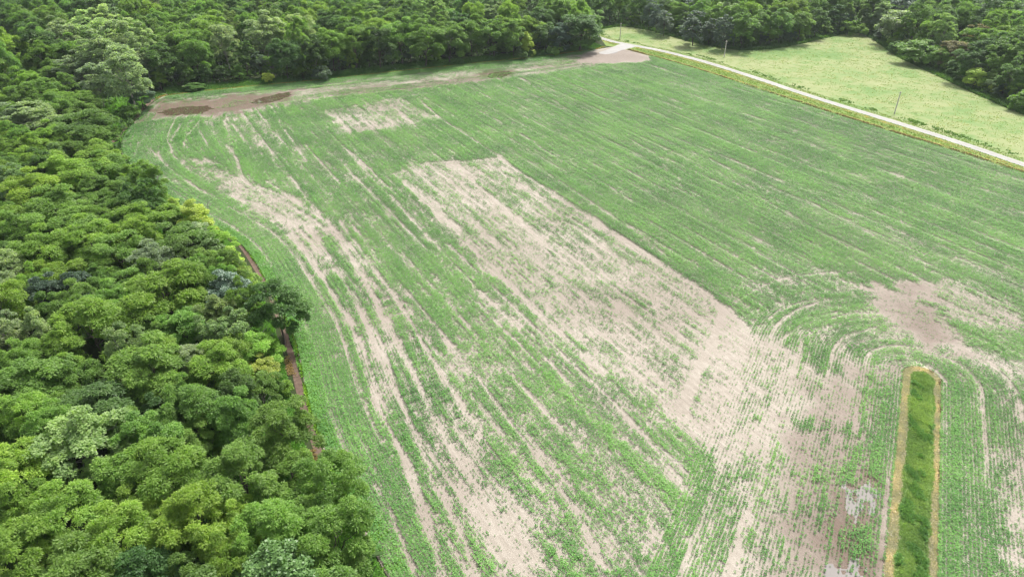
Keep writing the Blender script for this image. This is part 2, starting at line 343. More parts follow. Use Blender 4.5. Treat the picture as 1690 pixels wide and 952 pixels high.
def rows_strip():
    out = []
    for d in np.arange(ISL_W + .55, 33, RSP):
        a = PI * d; tot = 2 * ILEN + a; t = np.arange(0, tot, PSP)
        P = np.zeros((len(t), 2)); A = np.zeros(len(t))
        m = t < ILEN; P[m] = ISL_B + ie * t[m, None] + inn * d; A[m] = math.atan2(ie[1], ie[0])
        m = (t >= ILEN) & (t < ILEN + a); th = (t[m] - ILEN) / d
        P[m] = ISL_A + d * (np.cos(th)[:, None] * inn + np.sin(th)[:, None] * ie); A[m] = math.atan2(ie[1], ie[0]) - th
        m = t >= ILEN + a; P[m] = ISL_A - inn * d - ie * (t[m] - ILEN - a)[:, None]; A[m] = math.atan2(ie[1], ie[0])
        out.append((P, np.full(len(t), d), t, A))
    P, R, S, A = [np.concatenate([o[i] for o in out]) for i in range(4)]
    x, y, _ = PX(P[:, 0], P[:, 1], 0); k = (y < 1300) & (x < 1960); P, R, S, A = P[k], R[k], S[k], A[k]
    z, dh, di = zone(P); k = (z == 2) & inside(P, FIELD)
    return P[k], R[k], S[k], A[k]
# ------------------------------------------------------------------ leaf-card builder
def cards(pos, along, nrm, length, width, tint):
    """kite-shaped leaves: a quad per leaf, its own tint"""
    along = along / (np.linalg.norm(along, axis=1)[:, None] + 1e-9)
    side = np.cross(nrm, along); side /= np.linalg.norm(side, axis=1)[:, None] + 1e-9
    up = np.cross(along, side); l = length[:, None]; w = width[:, None] * .5
    a = pos; b = pos + along * l * .45 + side * w; c = pos + along * l - up * l * .12; d = pos + along * l * .45 - side * w
    V = np.stack([a, b, c, d], 1).reshape(-1, 3); n = len(pos)
    return V, np.arange(4 * n).reshape(n, 4), tint
def unit(n, zmin=-1.0):
    z = rng.uniform(zmin, 1, n); a = rng.uniform(0, 2 * PI, n); q = np.sqrt(np.clip(1 - z * z, 0, 1))
    return np.stack([q * np.cos(a), q * np.sin(a), z], 1)
def crop():
    parts = [rows_main(), rows_head(), rows_strip()]
    P, R, S, A = [np.concatenate([p[i] for p in parts]) for i in range(4)]
    Z = np.concatenate([np.full(len(p[0]), i) for i, p in enumerate(parts)])
    R = R + Z * 400.0
    q, D = stand(P, R, S, Z)
    u = rng.uniform(0, 1, len(P))
    away = seg_dist(P, np.array([ISL_B, ISL_A]))[0] > ISL_W + .4
    pb = sm(.24, .92, q); pw = .10 + .55 * sm(.05, .5, q)                         # full plants, and weak ones in what is left
    big = u < pb; weak = ~big & (rng.uniform(0, 1, len(P)) < pw)
    drowned = (D < .06) & (rng.uniform(0, 1, len(P)) > .03)
    keep = (big | weak) & away & ~drowned
    P, q, A, big, R, S = P[keep], q[keep], A[keep], big[keep], R[keep], S[keep]; n = len(P); rowv = vn(R / .6, S / 60, 61) - .5; rowb = vn(R / 2.6, S / 90, 62) - .5
    P = P + rng.normal(0, .045, (n, 2))
    size = np.where(big, .86 + .22 * sm(.4, .95, q), .34 + .26 * rng.uniform(0, 1, n)) * rng.uniform(.8, 1.2, n) * (1 + .34 * rowv)
    vig = np.clip(.5 - .1 * (~big) + .9 * (fbm(P[:, 0] / 9, P[:, 1] / 9, 31) - .5) + rng.normal(0, .14, n) + .15 * (q - .6) + .42 * rowv + .35 * rowb, 0, 1)
    dist = np.sqrt(P[:, 0] ** 2 + P[:, 1] ** 2 + CAMH ** 2)
    Vs, Fs, Ts, off = [], [], [], 0
    for near, K in ((True, 9), (False, 5)):
        m = (dist < 215) == near
        Q, sz, vg = P[m], size[m], vig[m]; nn = len(Q); grow = 1.0 if near else 1.35
        a = rng.uniform(0, 2 * PI, (nn, 1)) + np.arange(K)[None] * 2.4 + rng.normal(0, .3, (nn, K))
        tilt = rng.uniform(-.25, .55, (nn, K)); al = np.stack([np.cos(a) * np.cos(tilt), np.sin(a) * np.cos(tilt), np.sin(tilt)], -1)
        rad = rng.uniform(.0, .13, (nn, K)) * sz[:, None]; h = rng.uniform(.14, .50, (nn, K)) * sz[:, None]
        pos = np.stack([Q[:, None, 0] + np.cos(a) * rad, Q[:, None, 1] + np.sin(a) * rad, h], -1)
        nr = np.zeros((nn, K, 3)); nr[..., 2] = 1; nr += rng.normal(0, .25, nr.shape)
        ln = rng.uniform(.17, .26, (nn, K)) * sz[:, None] * grow; wd = ln * rng.uniform(.62, .85, (nn, K))
        tn = np.clip(vg[:, None] + rng.normal(0, .13, (nn, K)), 0, 1)
        V, Fc, T = cards(pos.reshape(-1, 3), al.reshape(-1, 3), nr.reshape(-1, 3), ln.ravel(), wd.ravel(), tn.ravel())
        Vs.append(V); Fs.append(Fc + off); Ts.append(T); off += len(V)
    o = link('crop_plants', np_mesh('crop_plants', np.vstack(Vs), np.vstack(Fs), {'tint': np.concatenate(Ts)}), M_crop)
    setting(o, 'stuff', 'young green crop growing in rows across the pale field', 'crop')
    print('crop plants', n)
def tufts(P, height, blades, tint, width=.10, lean=.5, zoff=0.0):
    """grass tufts: a few leaning blades at every point"""
    n = len(P); K = blades
    a = rng.uniform(0, 2 * PI, (n, K)); t = rng.uniform(.15, lean + .35, (n, K))
    al = np.stack([np.cos(a) * np.sin(t), np.sin(a) * np.sin(t), np.cos(t)], -1)
    r = rng.uniform(0, .18, (n, K)); b = rng.uniform(0, 2 * PI, (n, K))
    pos = np.stack([P[:, None, 0] + r * np.cos(b), P[:, None, 1] + r * np.sin(b), np.full((n, K), zoff)], -1)
    nr = np.stack([-np.cos(a) * np.cos(t), -np.sin(a) * np.cos(t), np.sin(t)], -1)
    ln = (height[:, None] * rng.uniform(.7, 1.25, (n, K))).ravel()
    tn = np.clip(tint[:, None] + rng.normal(0, .12, (n, K)), 0, 1)
    return cards(pos.reshape(-1, 3), al.reshape(-1, 3), nr.reshape(-1, 3), ln, np.full(n * K, width) * rng.uniform(.7, 1.4, n * K), tn.ravel())
def stuff(name, parts, mat, color, label, cat):
    V = []; Fc = []; T = []; off = 0
    for v, f, t in parts: V.append(v); Fc.append(f + off); T.append(t); off += len(v)
    o = link(name, np_mesh(name, np.vstack(V), np.vstack(Fc), {'tint': np.concatenate(T)}), mat); o.color = (*color, 1)
    return setting(o, 'stuff', label, cat)
def scatter(poly, per_m2, margin=0):
    lo, hi = poly.min(0), poly.max(0); n = int((hi - lo).prod() * per_m2); P = rng.uniform(lo, hi, (n, 2))
    P = P[inside(P, poly)]; x, y, _ = PX(P[:, 0], P[:, 1], 0); return P[(x > -60) & (x < 1900) & (y < 1300) & (y > -40)]
# ------------------------------------------------------------------ ground sheets
def sheet(name, poly, z, mat, step=2.0, attr=None):
    """flat sheet with a smooth outline: a grid inside the polygon whose rim is drawn onto the outline"""
    lo, hi = poly.min(0) - step, poly.max(0) + step
    xs = np.arange(lo[0], hi[0] + step, step); ys = np.arange(lo[1], hi[1] + step, step)
    X, Y = np.meshgrid(xs, ys, indexing='ij'); P = np.stack([X.ravel(), Y.ravel()], 1); nx, ny = X.shape
    ins = inside(P, poly)
    I = np.arange(nx * ny).reshape(nx, ny); Q = np.stack([I[:-1, :-1], I[1:, :-1], I[1:, 1:], I[:-1, 1:]], -1).reshape(-1, 4)
    Q = Q[ins[Q].any(1)]; used = np.unique(Q); out = used[~ins[used]]
    d, ix, t = seg_dist(P[out], poly, True); A = poly[ix]; B = np.roll(poly, -1, 0)[ix]; P[out] = A + (B - A) * t[:, None]
    mp = np.zeros(nx * ny, int); mp[used] = np.arange(len(used)); V = P[used]
    at = {k: f(V) for k, f in (attr or {}).items()}
    o = link(name, np_mesh(name, np.c_[V, np.full(len(V), z)], mp[Q], at), mat); return setting(o, 'structure')
def band(name, line, offs, zs, mat, kind='structure'):
    """strip that follows a line; offs = lateral offsets (m), zs = heights"""
    L = line; T = np.gradient(L, axis=0); T /= np.linalg.norm(T, axis=1)[:, None]; Nn = np.stack([-T[:, 1], T[:, 0]], 1)
    k = len(offs); V = np.concatenate([np.c_[L + Nn * (o if np.isscalar(o) else o[:, None]), np.full(len(L), z)] for o, z in zip(offs, zs)]).reshape(k, len(L), 3)
    I = np.arange(k * len(L)).reshape(k, -1); Q = np.stack([I[1:, :-1], I[1:, 1:], I[:-1, 1:], I[:-1, :-1]], -1).reshape(-1, 4)
    o = link(name, np_mesh(name, V.reshape(-1, 3), Q), mat); return setting(o, kind)
lines = np.r_[-9000, -3000, -1000, np.arange(-500, 501, 25), 1000, 3000, 9000].astype(float)
X, Y = np.meshgrid(lines, lines + 200, indexing='ij'); I = np.arange(X.size).reshape(X.shape)
setting(link('ground', np_mesh('ground', np.c_[X.ravel(), Y.ravel(), np.zeros(X.size)], np.stack([I[:-1, :-1], I[1:, :-1], I[1:, 1:], I[:-1, 1:]], -1).reshape(-1, 4)), M_floor), 'structure')
WET = [([(238, 196), (250, 168), (330, 163), (440, 153), (492, 149), (480, 166), (400, 186), (300, 194)], .88, 5), ([(215, 215), (240, 170), (262, 162), (250, 200)], .7, 3),
       ([(530, 150), (700, 136), (780, 124), (860, 115), (850, 128), (720, 146), (560, 162)], .65, 5), ([(790, 128), (795, 117), (855, 114), (850, 126)], 1.0, 2.5),
       ([(860, 112), (985, 86), (1020, 78), (1062, 88), (1076, 100), (1000, 106), (900, 118)], .42, 3),
       ([(1480, 470), (1520, 480), (1560, 540), (1570, 575), (1528, 585), (1490, 540)], .62, 5), ([(1442, 482), (1490, 460), (1560, 468), (1600, 570), (1528, 588), (1455, 512)], .3, 3),
       ([(1340, 640), (1470, 640), (1470, 960), (1290, 960), (1310, 760)], .42, 5), ([(1375, 790), (1445, 780), (1460, 900), (1440, 960), (1370, 960)], .85, 3), ([(1410, 600), (1490, 600), (1490, 660), (1410, 660)], .35, 3)]
WET = [(G(p), w, s) for p, w, s in WET]
def wetness(V):
    w = .20 * sm(.42, .75, fbm(V[:, 0] / 22, V[:, 1] / 22, 81, 4))
    for L, m, s in WET: w = np.maximum(w, m * soft_poly(V, L, s))
    return w
sheet('field', FIELD, .02, M_soil, 1.25, {'wet': wetness})
ROAD_PX = [(1900, 343), (1690, 272), (1560, 227.5), (1420, 184.5), (1340, 160), (1250, 129.5), (1160, 101), (1090, 83.5), (1040, 74.5), (1010, 69), (990, 63), (976, 58), (962, 54)]
ROAD = resample(chaikin(G(ROAD_PX), 3), 4.0)[0]
mead_edge_px = [(978, 50), (1000, 45), (1030, 42), (1080, 50), (1120, 62), (1160, 73), (1230, 84), (1300, 76), (1370, 58), (1420, 52), (1450, 66), (1480, 90), (1530, 114), (1590, 142), (1640, 165), (1690, 186), (1800, 235), (1960, 300)]
MEAD_E = chaikin(G(mead_edge_px), 2)
MEADOW = np.vstack([ROAD, MEAD_E])
sheet('meadow', MEADOW, .02, M_mead, 4.0)
rd = resample(ROAD, 4.0)[0]
road = band('road', rd, [-1.95 + .25 * (vn(np.arange(len(rd)) / 2.0, np.zeros(len(rd)), 6) - .5), np.full(len(rd), -1.2), np.full(len(rd), -.28), np.full(len(rd), .28), np.full(len(rd), 1.2), 1.95 + .25 * (vn(np.arange(len(rd)) / 2.0, np.ones(len(rd)), 7) - .5)], [.03, .09, .12, .12, .09, .03], M_road)
road.data.materials.append(M_hump); nr_ = len(rd) - 1; idx = np.zeros(5 * nr_, np.int32); idx[2 * nr_:3 * nr_] = 1; road.data.polygons.foreach_set('material_index', idx)
VERGE = np.vstack([ROAD, RSIDE[::1]])
sheet('verge', np.vstack([ROAD[:-4], G([(1000, 76), (1022, 79)]), RSIDE[2:]]), .012, M_verge, 2.0)
# pale gravel mouth where the field lane meets the road
sheet('lane', chaikin(G([(1052, 77.5), (1040, 73), (1024, 72.5), (1012, 78), (998, 84), (985, 88), (1000, 91), (1016, 87), (1030, 82)]), 2, True), .04, M_road, .8)
far_v = resample(np.vstack([LEFT[-6:], FAR, G([(1003, 77)])]), 3)[0]
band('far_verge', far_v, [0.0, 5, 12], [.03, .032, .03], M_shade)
# dirt track and worn field margin beside the left wood
TRACK = resample(chaikin(G([(352, 378), (378, 388), (400, 412), (424, 452), (440, 480), (462, 540), (476, 585), (486, 630), (495, 670), (508, 712), (524, 760)]), 3), 1.0)[0]
tw = .75 + .35 * vn(np.arange(len(TRACK)) / 5., np.zeros(len(TRACK)), 4)
band('dirt_track', TRACK, [-tw * .1, tw * .25, tw * .8, tw * 1.25], [.05, .03, .03, .05], M_dirt)
CORNER = resample(chaikin(G([(186, 236), (200, 218), (222, 196), (244, 172), (262, 158), (300, 154)]), 3), 1.5)[0]
band('corner_track', CORNER, [-.7, 0, .9], [.045, .04, .045], M_dirt)
# puddles
def puddle(px, mat, label):
    L = chaikin(G(px), 2, True); L = resample(np.vstack([L, L[:1]]), .5)[0]
    c = L.mean(0); L = c + (L - c) * (.72 + .56 * fbm(L[:, 0] / 1.6, L[:, 1] / 1.6, 8))[:, None]
    n = len(L); V = np.r_[np.c_[L, np.full(n, .03)], [[c[0], c[1], .03]]]
    i = np.arange(n); o = link('puddle', np_mesh('puddle', V, np.stack([i, (i + 1) % n, np.full(n, n)], 1)), mat)
    setting(o, 'structure', label, 'puddle')
puddle([(268, 182), (300, 176), (345, 175), (352, 180), (330, 188), (290, 191), (262, 190)], M_brown, 'long brown puddle in the mud at the left field corner')
puddle([(412, 170), (435, 160), (485, 150), (478, 160), (440, 172)], M_brown, 'brown puddle along the far field margin')
puddle([(803, 124), (820, 119), (838, 119), (846, 122), (830, 128), (806, 130)], M_brown, 'brown puddle at the middle of the far margin')
puddle([(1000, 88), (1012, 84.5), (1022, 86), (1012, 90)], M_clear, 'pale puddle in front of the lane mouth')
def wet_rows(px, label, seed):
    """water standing between crop rows: outline frayed along the rows"""
    L = G(px); st = .22; lo = L.min(0) - 2; hi = L.max(0) + 2; nx, ny = ((hi - lo) / st).astype(int) + 1
    a, b = np.meshgrid(np.arange(nx), np.arange(ny), indexing='ij'); P = lo + np.stack([a.ravel(), b.ravel()], 1) * st
    d = seg_dist(P, L, True)[0]; d = np.where(inside(P, L), d, -d); w = (P - ISL_B) @ inn; t = (P - ISL_B) @ ie
    h = d * .45 + (vn(w / .56, t / 3.0, seed) - .5) * 1.7 + (fbm(P[:, 0] / .9, P[:, 1] / .9, seed + 1) - .5) * 1.3
    ok = (h > -.05).reshape(nx, ny); I = np.arange(nx * ny).reshape(nx, ny)
    Q = np.stack([I[:-1, :-1], I[1:, :-1], I[1:, 1:], I[:-1, 1:]], -1)[ok[:-1, :-1] & ok[1:, :-1] & ok[1:, 1:] & ok[:-1, 1:]]
    us = np.unique(Q); mp = np.zeros(nx * ny, int); mp[us] = np.arange(len(us))
    o = link('puddle', np_mesh('puddle', np.c_[P[us], np.full(len(us), .035)], mp[Q]), M_clear); setting(o, 'structure', label, 'puddle')
wet_rows([(1398, 806), (1412, 797), (1430, 800), (1445, 806), (1445, 835), (1438, 850), (1424, 858), (1402, 850), (1388, 838)], 'shallow bright water standing between the rows left of the grass strip', 3)
wet_rows([(1375, 950), (1395, 938), (1420, 940), (1432, 955), (1430, 975), (1372, 975)], 'bright shallow water at the near end of the muddy rows', 5)
# ------------------------------------------------------------------ low vegetation
crop()
P = scatter(MEADOW, 1.6); dr = seg_dist(P, ROAD)[0]
g1 = fbm(P[:, 0] / 14, P[:, 1] / 9, 41, 4); k = (dr > 5.2) & (rng.uniform(0, 1, len(P)) < sm(.3, .7, fbm(P[:, 0] / 3, P[:, 1] / 3, 45)))
P, dr, g1 = P[k], dr[k], g1[k]; ed = (dr < 8.5) & (dr > 5.5)
straw = (g1 > .53) & ~ed & (rng.uniform(0, 1, len(P)) < .75)
stuff('meadow_grass', [tufts(P[~straw & ~ed], .2 + .15 * g1[~straw & ~ed], 4, .3 + .7 * (1 - g1[~straw & ~ed]), .18, 1.0)], M_grass, (.26, .355, .13), 'green grass of the rough meadow beyond the road', 'grass')
stuff('hay_grass', [tufts(P[straw], .22 + .15 * g1[straw], 4, g1[straw], .16, 1.0)], M_grass, (.38, .405, .195), 'straw coloured seed heads in the rough meadow', 'grass')
Pe = P[ed]; Pe = np.vstack([Pe, Pe + rng.normal(0, .5, Pe.shape), Pe + rng.normal(0, .5, Pe.shape)]); n2 = vn(Pe[:, 0] / 7, Pe[:, 1] / 7, 44); Pe = Pe[n2 > .45]; n2 = n2[n2 > .45]
stuff('weeds', [tufts(Pe, .15 + .55 * n2, 4, .5 * n2, .3, .8)], M_grass, (.17, .28, .085), 'dark green weeds in the line behind the mown road edge', 'weeds')
# roadside strip: mown green, pale wheel line, yellow grass, brown dead margin
P = scatter(np.vstack([ROAD, RSIDE]), 6.0); P = np.vstack([P, scatter(np.vstack([ROAD + N1 * 0, (ROAD + np.array([6.5, 2.6]))[::-1]]), 5.0)])
dr, ix, _ = seg_dist(P, ROAD); df = seg_dist(P, RSIDE)[0]; T = np.gradient(ROAD, axis=0)[np.minimum(ix, len(ROAD) - 1)]
side = np.sign(T[:, 0] * (P - ROAD[ix])[:, 1] - T[:, 1] * (P - ROAD[ix])[:, 0])
lane_ok = seg_dist(P, G([(1000, 85), (1040, 75)]))[0] > 6
nz = fbm(P[:, 0] / 4, P[:, 1] / 4, 51)
edge_d = df + (nz - .5) * 1.6
dead = (edge_d < 1.5) & (side > 0) & lane_ok & (nz > .36)
pale = ((np.abs(dr - 3.9) < .8) | ((edge_d < 3.0) & ~dead)) & (side > 0) & lane_ok
green = (dr > 2.1) & (dr < 5.6 + 6 * (side > 0)) & ~dead & ~pale & lane_ok & (rng.uniform(0, 1, len(P)) < .7)
stuff('verge_grass', [tufts(P[green], .16 + .25 * nz[green], 4, nz[green], .16, .8)], M_grass, (.19, .27, .06), 'short bright green grass along both sides of the road', 'grass')
stuff('dry_grass', [tufts(P[pale], .16 + .2 * nz[pale], 5, nz[pale], .26, 1.1)], M_grass, (.48, .42, .22), 'pale dry grass between the road and the field', 'grass')
stuff('dead_weeds', [tufts(P[dead], .30 + .9 * (nz[dead] - .3), 5, nz[dead], .24, .7)], M_grass, (.19, .14, .09), 'brown dead weeds on the field margin by the road', 'weeds')
# far verge and margins of the left wood
T = np.gradient(far_v, axis=0); T /= np.linalg.norm(T, axis=1)[:, None]; Nf = np.stack([-T[:, 1], T[:, 0]], 1)
i = rng.integers(0, len(far_v) - 1, 26000); o = rng.uniform(.2, 12, 26000); P = far_v[i] + T[i] * rng.uniform(0, 3, (26000, 1)) + Nf[i] * o[:, None]
nz = fbm(P[:, 0] / 5, P[:, 1] / 5, 61); hh = (.25 + .9 * sm(2, 9, o)) * (.5 + nz)
stuff('tall_grass', [tufts(P[o > 1.2], hh[o > 1.2], 4, nz[o > 1.2], .3, .8)], M_grass, (.10, .21, .05), 'tall green grass between the far field edge and the trees', 'grass')
m = (o < 1.8) & (nz > .38); stuff('dry_margin_grass', [tufts(P[m], .25 + .1 * nz[m], 5, nz[m], .16, .8)], M_grass, (.38, .27, .10), 'thin line of dry yellow grass at the far field edge', 'grass')
T = np.gradient(LEFT, axis=0); T /= np.linalg.norm(T, axis=1)[:, None]; Nl = np.stack([-T[:, 1], T[:, 0]], 1)
Ld, _ = resample(LEFT, .5); T = np.gradient(Ld, axis=0); T /= np.linalg.norm(T, axis=1)[:, None]; Nl = np.stack([-T[:, 1], T[:, 0]], 1)
i = rng.integers(0, len(Ld), 90000); o = rng.gamma(1.4, 4.0, 90000) + .3; P = Ld[i] + Nl[i] * o[:, None]
k = ~inside(P, FIELD) & (seg_dist(P, TRACK)[0] > 1.35) & (o < 22) & (seg_dist(P, CORNER)[0] > 1.2); P, o = P[k], o[k]
nz = fbm(P[:, 0] / 3.5, P[:, 1] / 3.5, 63); hh = (.3 + 1.3 * sm(1, 8, o)) * (.35 + 1.1 * nz)
stuff('undergrowth', [tufts(P, hh, 5, nz, .34, 1.0)], M_grass, (.17, .34, .075), 'leafy green undergrowth between the dirt track and the left wood', 'undergrowth')
Me, _ = resample(MEAD_E, .6); T = np.gradient(Me, axis=0); T /= np.linalg.norm(T, axis=1)[:, None]; Nm = np.stack([-T[:, 1], T[:, 0]], 1)
i = rng.integers(0, len(Me), 26000); o = rng.uniform(-2.5, 9, 26000); P = Me[i] + Nm[i] * o[:, None]; nz = fbm(P[:, 0] / 4, P[:, 1] / 4, 69); P = P[(seg_dist(P, ROAD)[0] > 6)]; nz = fbm(P[:, 0] / 4, P[:, 1] / 4, 69)
stuff('edge_brush', [tufts(P, .4 + 1.5 * nz, 5, nz, .45, 1.0)], M_grass, (.12, .22, .065), 'green brush along the foot of the wood behind the meadow', 'undergrowth')
P = np.stack([rng.uniform(-520, 520, 90000), rng.uniform(60, 680, 90000)], 1); sx_, sy_, _ = PX(P[:, 0], P[:, 1], 2); P = P[(sx_ > -60) & (sx_ < 1750) & (sy_ > -60) & (sy_ < 1000)]
P = P[~inside(P, FIELD) & ~inside(P, MEADOW) & (seg_dist(P, far_v)[0] > 11) & (seg_dist(P, ROAD)[0] > 9) & (seg_dist(P, RSIDE)[0] > 12) & (seg_dist(P, TRACK)[0] > 4)]; nz = fbm(P[:, 0] / 6, P[:, 1] / 6, 73)
stuff('forest_undergrowth', [tufts(P, .8 + 3.2 * nz, 5, nz, 1.0, 1.0)], M_grass, (.085, .155, .05), 'dark leafy undergrowth on the floor of the woods', 'undergrowth')
i = rng.integers(0, len(TRACK), 2600); o = rng.uniform(-.9, .1, 2600); T = np.gradient(TRACK, axis=0); Nt = np.stack([-T[:, 1], T[:, 0]], 1) / np.linalg.norm(T, axis=1)[:, None]
P = TRACK[i] - Nt[i] * (.35 + rng.uniform(-.5, .5, 2600))[:, None] + rng.normal(0, .15, (2600, 2)); nz = vn(P[:, 0] / 4, P[:, 1] / 4, 66); k = (nz > .5) & (P[:, 1] < 112); 
stuff('track_dry_grass', [tufts(P[k], .3 + .2 * nz[k], 5, nz[k], .12, .9)], M_grass, (.34, .26, .13), 'orange dry grass along the lower dirt track', 'grass')
i = rng.integers(0, len(Ld), 30000); o = rng.uniform(-.2, 3.4, 30000) ** 1.0; P = Ld[i] - Nl[i] * o[:, None]; nz = fbm(P[:, 0] / 2, P[:, 1] / 2, 67)
k = (P[:, 1] > 62) & (P[:, 1] < 172) & (rng.uniform(0, 1, len(P)) < sm(3.4, .6, o) * sm(.25, .55, nz)) & (seg_dist(P, TRACK)[0] > 1.0)
stuff('young_grass', [tufts(P[k], .2 + .25 * nz[k], 5, nz[k], .2, 1.0)], M_grass, (.24, .42, .05), 'bright yellow-green growth along the field side of the dirt track', 'grass')
# grass strip that ends inside the field
def cap_points(n, grow):
    t = rng.uniform(-ISL_W - grow, ILEN + ISL_W + grow, n); w = rng.uniform(-ISL_W - grow, ISL_W + grow, n); P = ISL_B + ie * t[:, None] + inn * w[:, None]
    d = seg_dist(P, np.array([ISL_B, ISL_A]))[0]; k = d < ISL_W + grow; return P[k], d[k], w[k], t[k]
th = np.linspace(0, PI, 24); OUT = np.vstack([[ISL_B + inn * ISL_W], ISL_A + ISL_W * (np.cos(th)[:, None] * inn + (1.5 * np.sin(th) + .35 * np.sin(2 * th))[:, None] * ie), [ISL_B - inn * ISL_W]])
OUT = np.vstack([resample(np.vstack([OUT, OUT[:1]]), .6)[0]]); OUT = OUT + .45 * (np.stack([vn(OUT[:, 0] / 1.2, OUT[:, 1] / 1.2, 91), vn(OUT[:, 0] / 1.2, OUT[:, 1] / 1.2, 92)], 1) - .5)
sheet('grass_strip', np.array(OUT), .045, M_straw, 1.0)
P, d, w, t = cap_points(44000, .35); nz = fbm(P[:, 0] / 2.2, P[:, 1] / 2.2, 71); tip = ILEN - t
rim = ISL_W - d + (nz - .5) * 1.0
leftw = np.where(w > 0, .95, .62) + .5 * sm(1.5, -3, tip)
st = rim < leftw
gr = ~st
line = np.abs(w + .4 + .5 * np.sin(t / 6)) < .28
k = gr
stuff('strip_grass', [tufts(P[k], (.25 + .42 * nz[k]) * (1 - .45 * (rim[k] < leftw[k] + .7)), 5, nz[k], .18, 1.0)], M_grass, (.29, .41, .15), 'lush green grass down the middle of the field strip', 'grass')
k = (fbm(P[:, 0] / 1.5, P[:, 1] / 4, 72) > .63) & (rim > leftw + .4)
stuff('strip_weeds', [tufts(P[k], .4 + .45 * nz[k], 4, nz[k] * .7, .28, 1.0)], M_grass, (.20, .35, .12), 'darker leafy weeds clumped in the field strip', 'weeds')
stuff('straw_border', [tufts(P[st], .16 + .20 * nz[st], 5, nz[st], .12, 1.1)], M_grass, (.60, .53, .40), 'pale straw border round the grass strip', 'grass')
k = (rim < .35) & (w < -1.0) & (nz > .48) & ((tip < 9) | (nz > .68)); stuff('strip_dead_weeds', [tufts(P[k] - inn * .25, (.15 + .2 * nz[k]), 4, nz[k], .10, 1.0)], M_grass, (.16, .11, .07), 'brown dead stalks on the right rim of the strip', 'weeds')

# ------------------------------------------------------------------ trees
def crown_mesh(seed, R, z0, z1, nb, ncl, nl, leaf=(.5, .24), shape='round', open_=0.0, droop=.35, lob=(.24, .40)):
    """a crown of boughs > clumps > leaves; sizes in metres"""
    global rng
    keep = rng; rng = np.random.default_rng(seed); hz = (z1 - z0) / 2; zc = (z0 + z1) / 2
    # boughs spread evenly over the crown (golden spiral), few inside
    i = np.arange(nb) + .5; z = 1 - 1.72 * i / nb; a = i * 2.39996 + rng.normal(0, .35, nb); z = np.clip(z + rng.normal(0, .10, nb), -.8, 1); qq = np.where(z > 0, np.sqrt(1 - z * z), (1 - np.abs(z) ** 3) ** .5)
    u = np.stack([qq * np.cos(a), qq * np.sin(a), z], 1); fr = rng.uniform(.52, .92, nb); inn_ = rng.uniform(0, 1, nb) < .18; fr[inn_] *= .55
    if shape == 'cone': wz = np.clip(1.0 - .55 * (u[:, 2] + .3), .25, 1.1)
    elif shape == 'vase': wz = np.clip(.90 + .25 * u[:, 2], .5, 1.2)
    elif shape == 'flat': wz = np.clip(1.05 + .05 * u[:, 2], .4, 1.2)
    else: wz = np.ones(nb)
    rb = R * rng.uniform(*lob, nb)
    bc = np.stack([u[:, 0] * R * fr * wz, u[:, 1] * R * fr * wz, zc + u[:, 2] * (hz - rb * .75) * np.clip(fr + .16, 0, 1.0)], 1)
    bc[:, :2] += rng.normal(0, R * .05, (nb, 2)); bc[:, 0] *= rng.uniform(.86, 1.12); bc[:, 2] += rng.normal(0, hz * .06, nb)
    core = np.array([0, 0, zc - hz * .5])
    out = bc - core; out /= np.linalg.norm(out, axis=1)[:, None]
    cu = unit(nb * ncl).reshape(nb, ncl, 3) + out[:, None] * .8 + np.array([0, 0, .55]); cu /= np.linalg.norm(cu, axis=2)[..., None]
    cc = bc[:, None] + cu * rb[:, None, None] * np.array([1, 1, .84]) * rng.uniform(.78, 1.02, (nb, ncl, 1)); rc = np.repeat(rb * .40, ncl) * rng.uniform(.75, 1.25, nb * ncl)
    cc = cc.reshape(-1, 3); cdir = cu.reshape(-1, 3); keepm = rng.uniform(0, 1, len(cc)) > open_; cc, rc, cdir = cc[keepm], rc[keepm], cdir[keepm]; n = len(cc)
    lu = unit(n * nl).reshape(n, nl, 3) + cdir[:, None] * .6 + np.array([0, 0, .45]); lu /= np.linalg.norm(lu, axis=2)[..., None]
    pos = cc[:, None] + lu * rc[:, None, None] * np.array([1, 1, .85]) * rng.uniform(.55, 1.0, (n, nl, 1))
    al = lu * np.array([1, 1, .3]) + rng.normal(0, .38, lu.shape) - np.array([0, 0, droop]); nr = lu * .9 + np.array([0, 0, .45]) + rng.normal(0, .22, lu.shape)
    ln = rng.uniform(.7, 1.3, (n, nl)) * leaf[0]; wd = ln * leaf[1] / leaf[0] * rng.uniform(.8, 1.25, (n, nl))
    ct = np.repeat(rng.normal(.5, .12, nb), ncl)[keepm][:, None] + rng.normal(0, .09, n)[:, None]; tn = np.clip(ct + rng.normal(0, .10, (n, nl)), 0, 1)
    V, Fc, T = cards(pos.reshape(-1, 3), al.reshape(-1, 3), nr.reshape(-1, 3), ln.ravel(), wd.ravel(), tn.ravel())
    me = np_mesh('crown', V, Fc, {'tint': T}); rng = keep
    return me, bc
def wander(a, b, r0, r1, n=6, wob=.12, r=None):
    a = np.asarray(a, float); b = np.asarray(b, float); t = np.linspace(0, 1, n)[:, None]; p = a + (b - a) * t; L = np.linalg.norm(b - a)
    p[1:-1] += r.normal(0, wob * L * .35, (n - 2, 3)); p[:, 2] += (np.sin(t[:, 0] * PI) * .06 * L)
    return np.c_[p, np.linspace(r0, r1, n)]
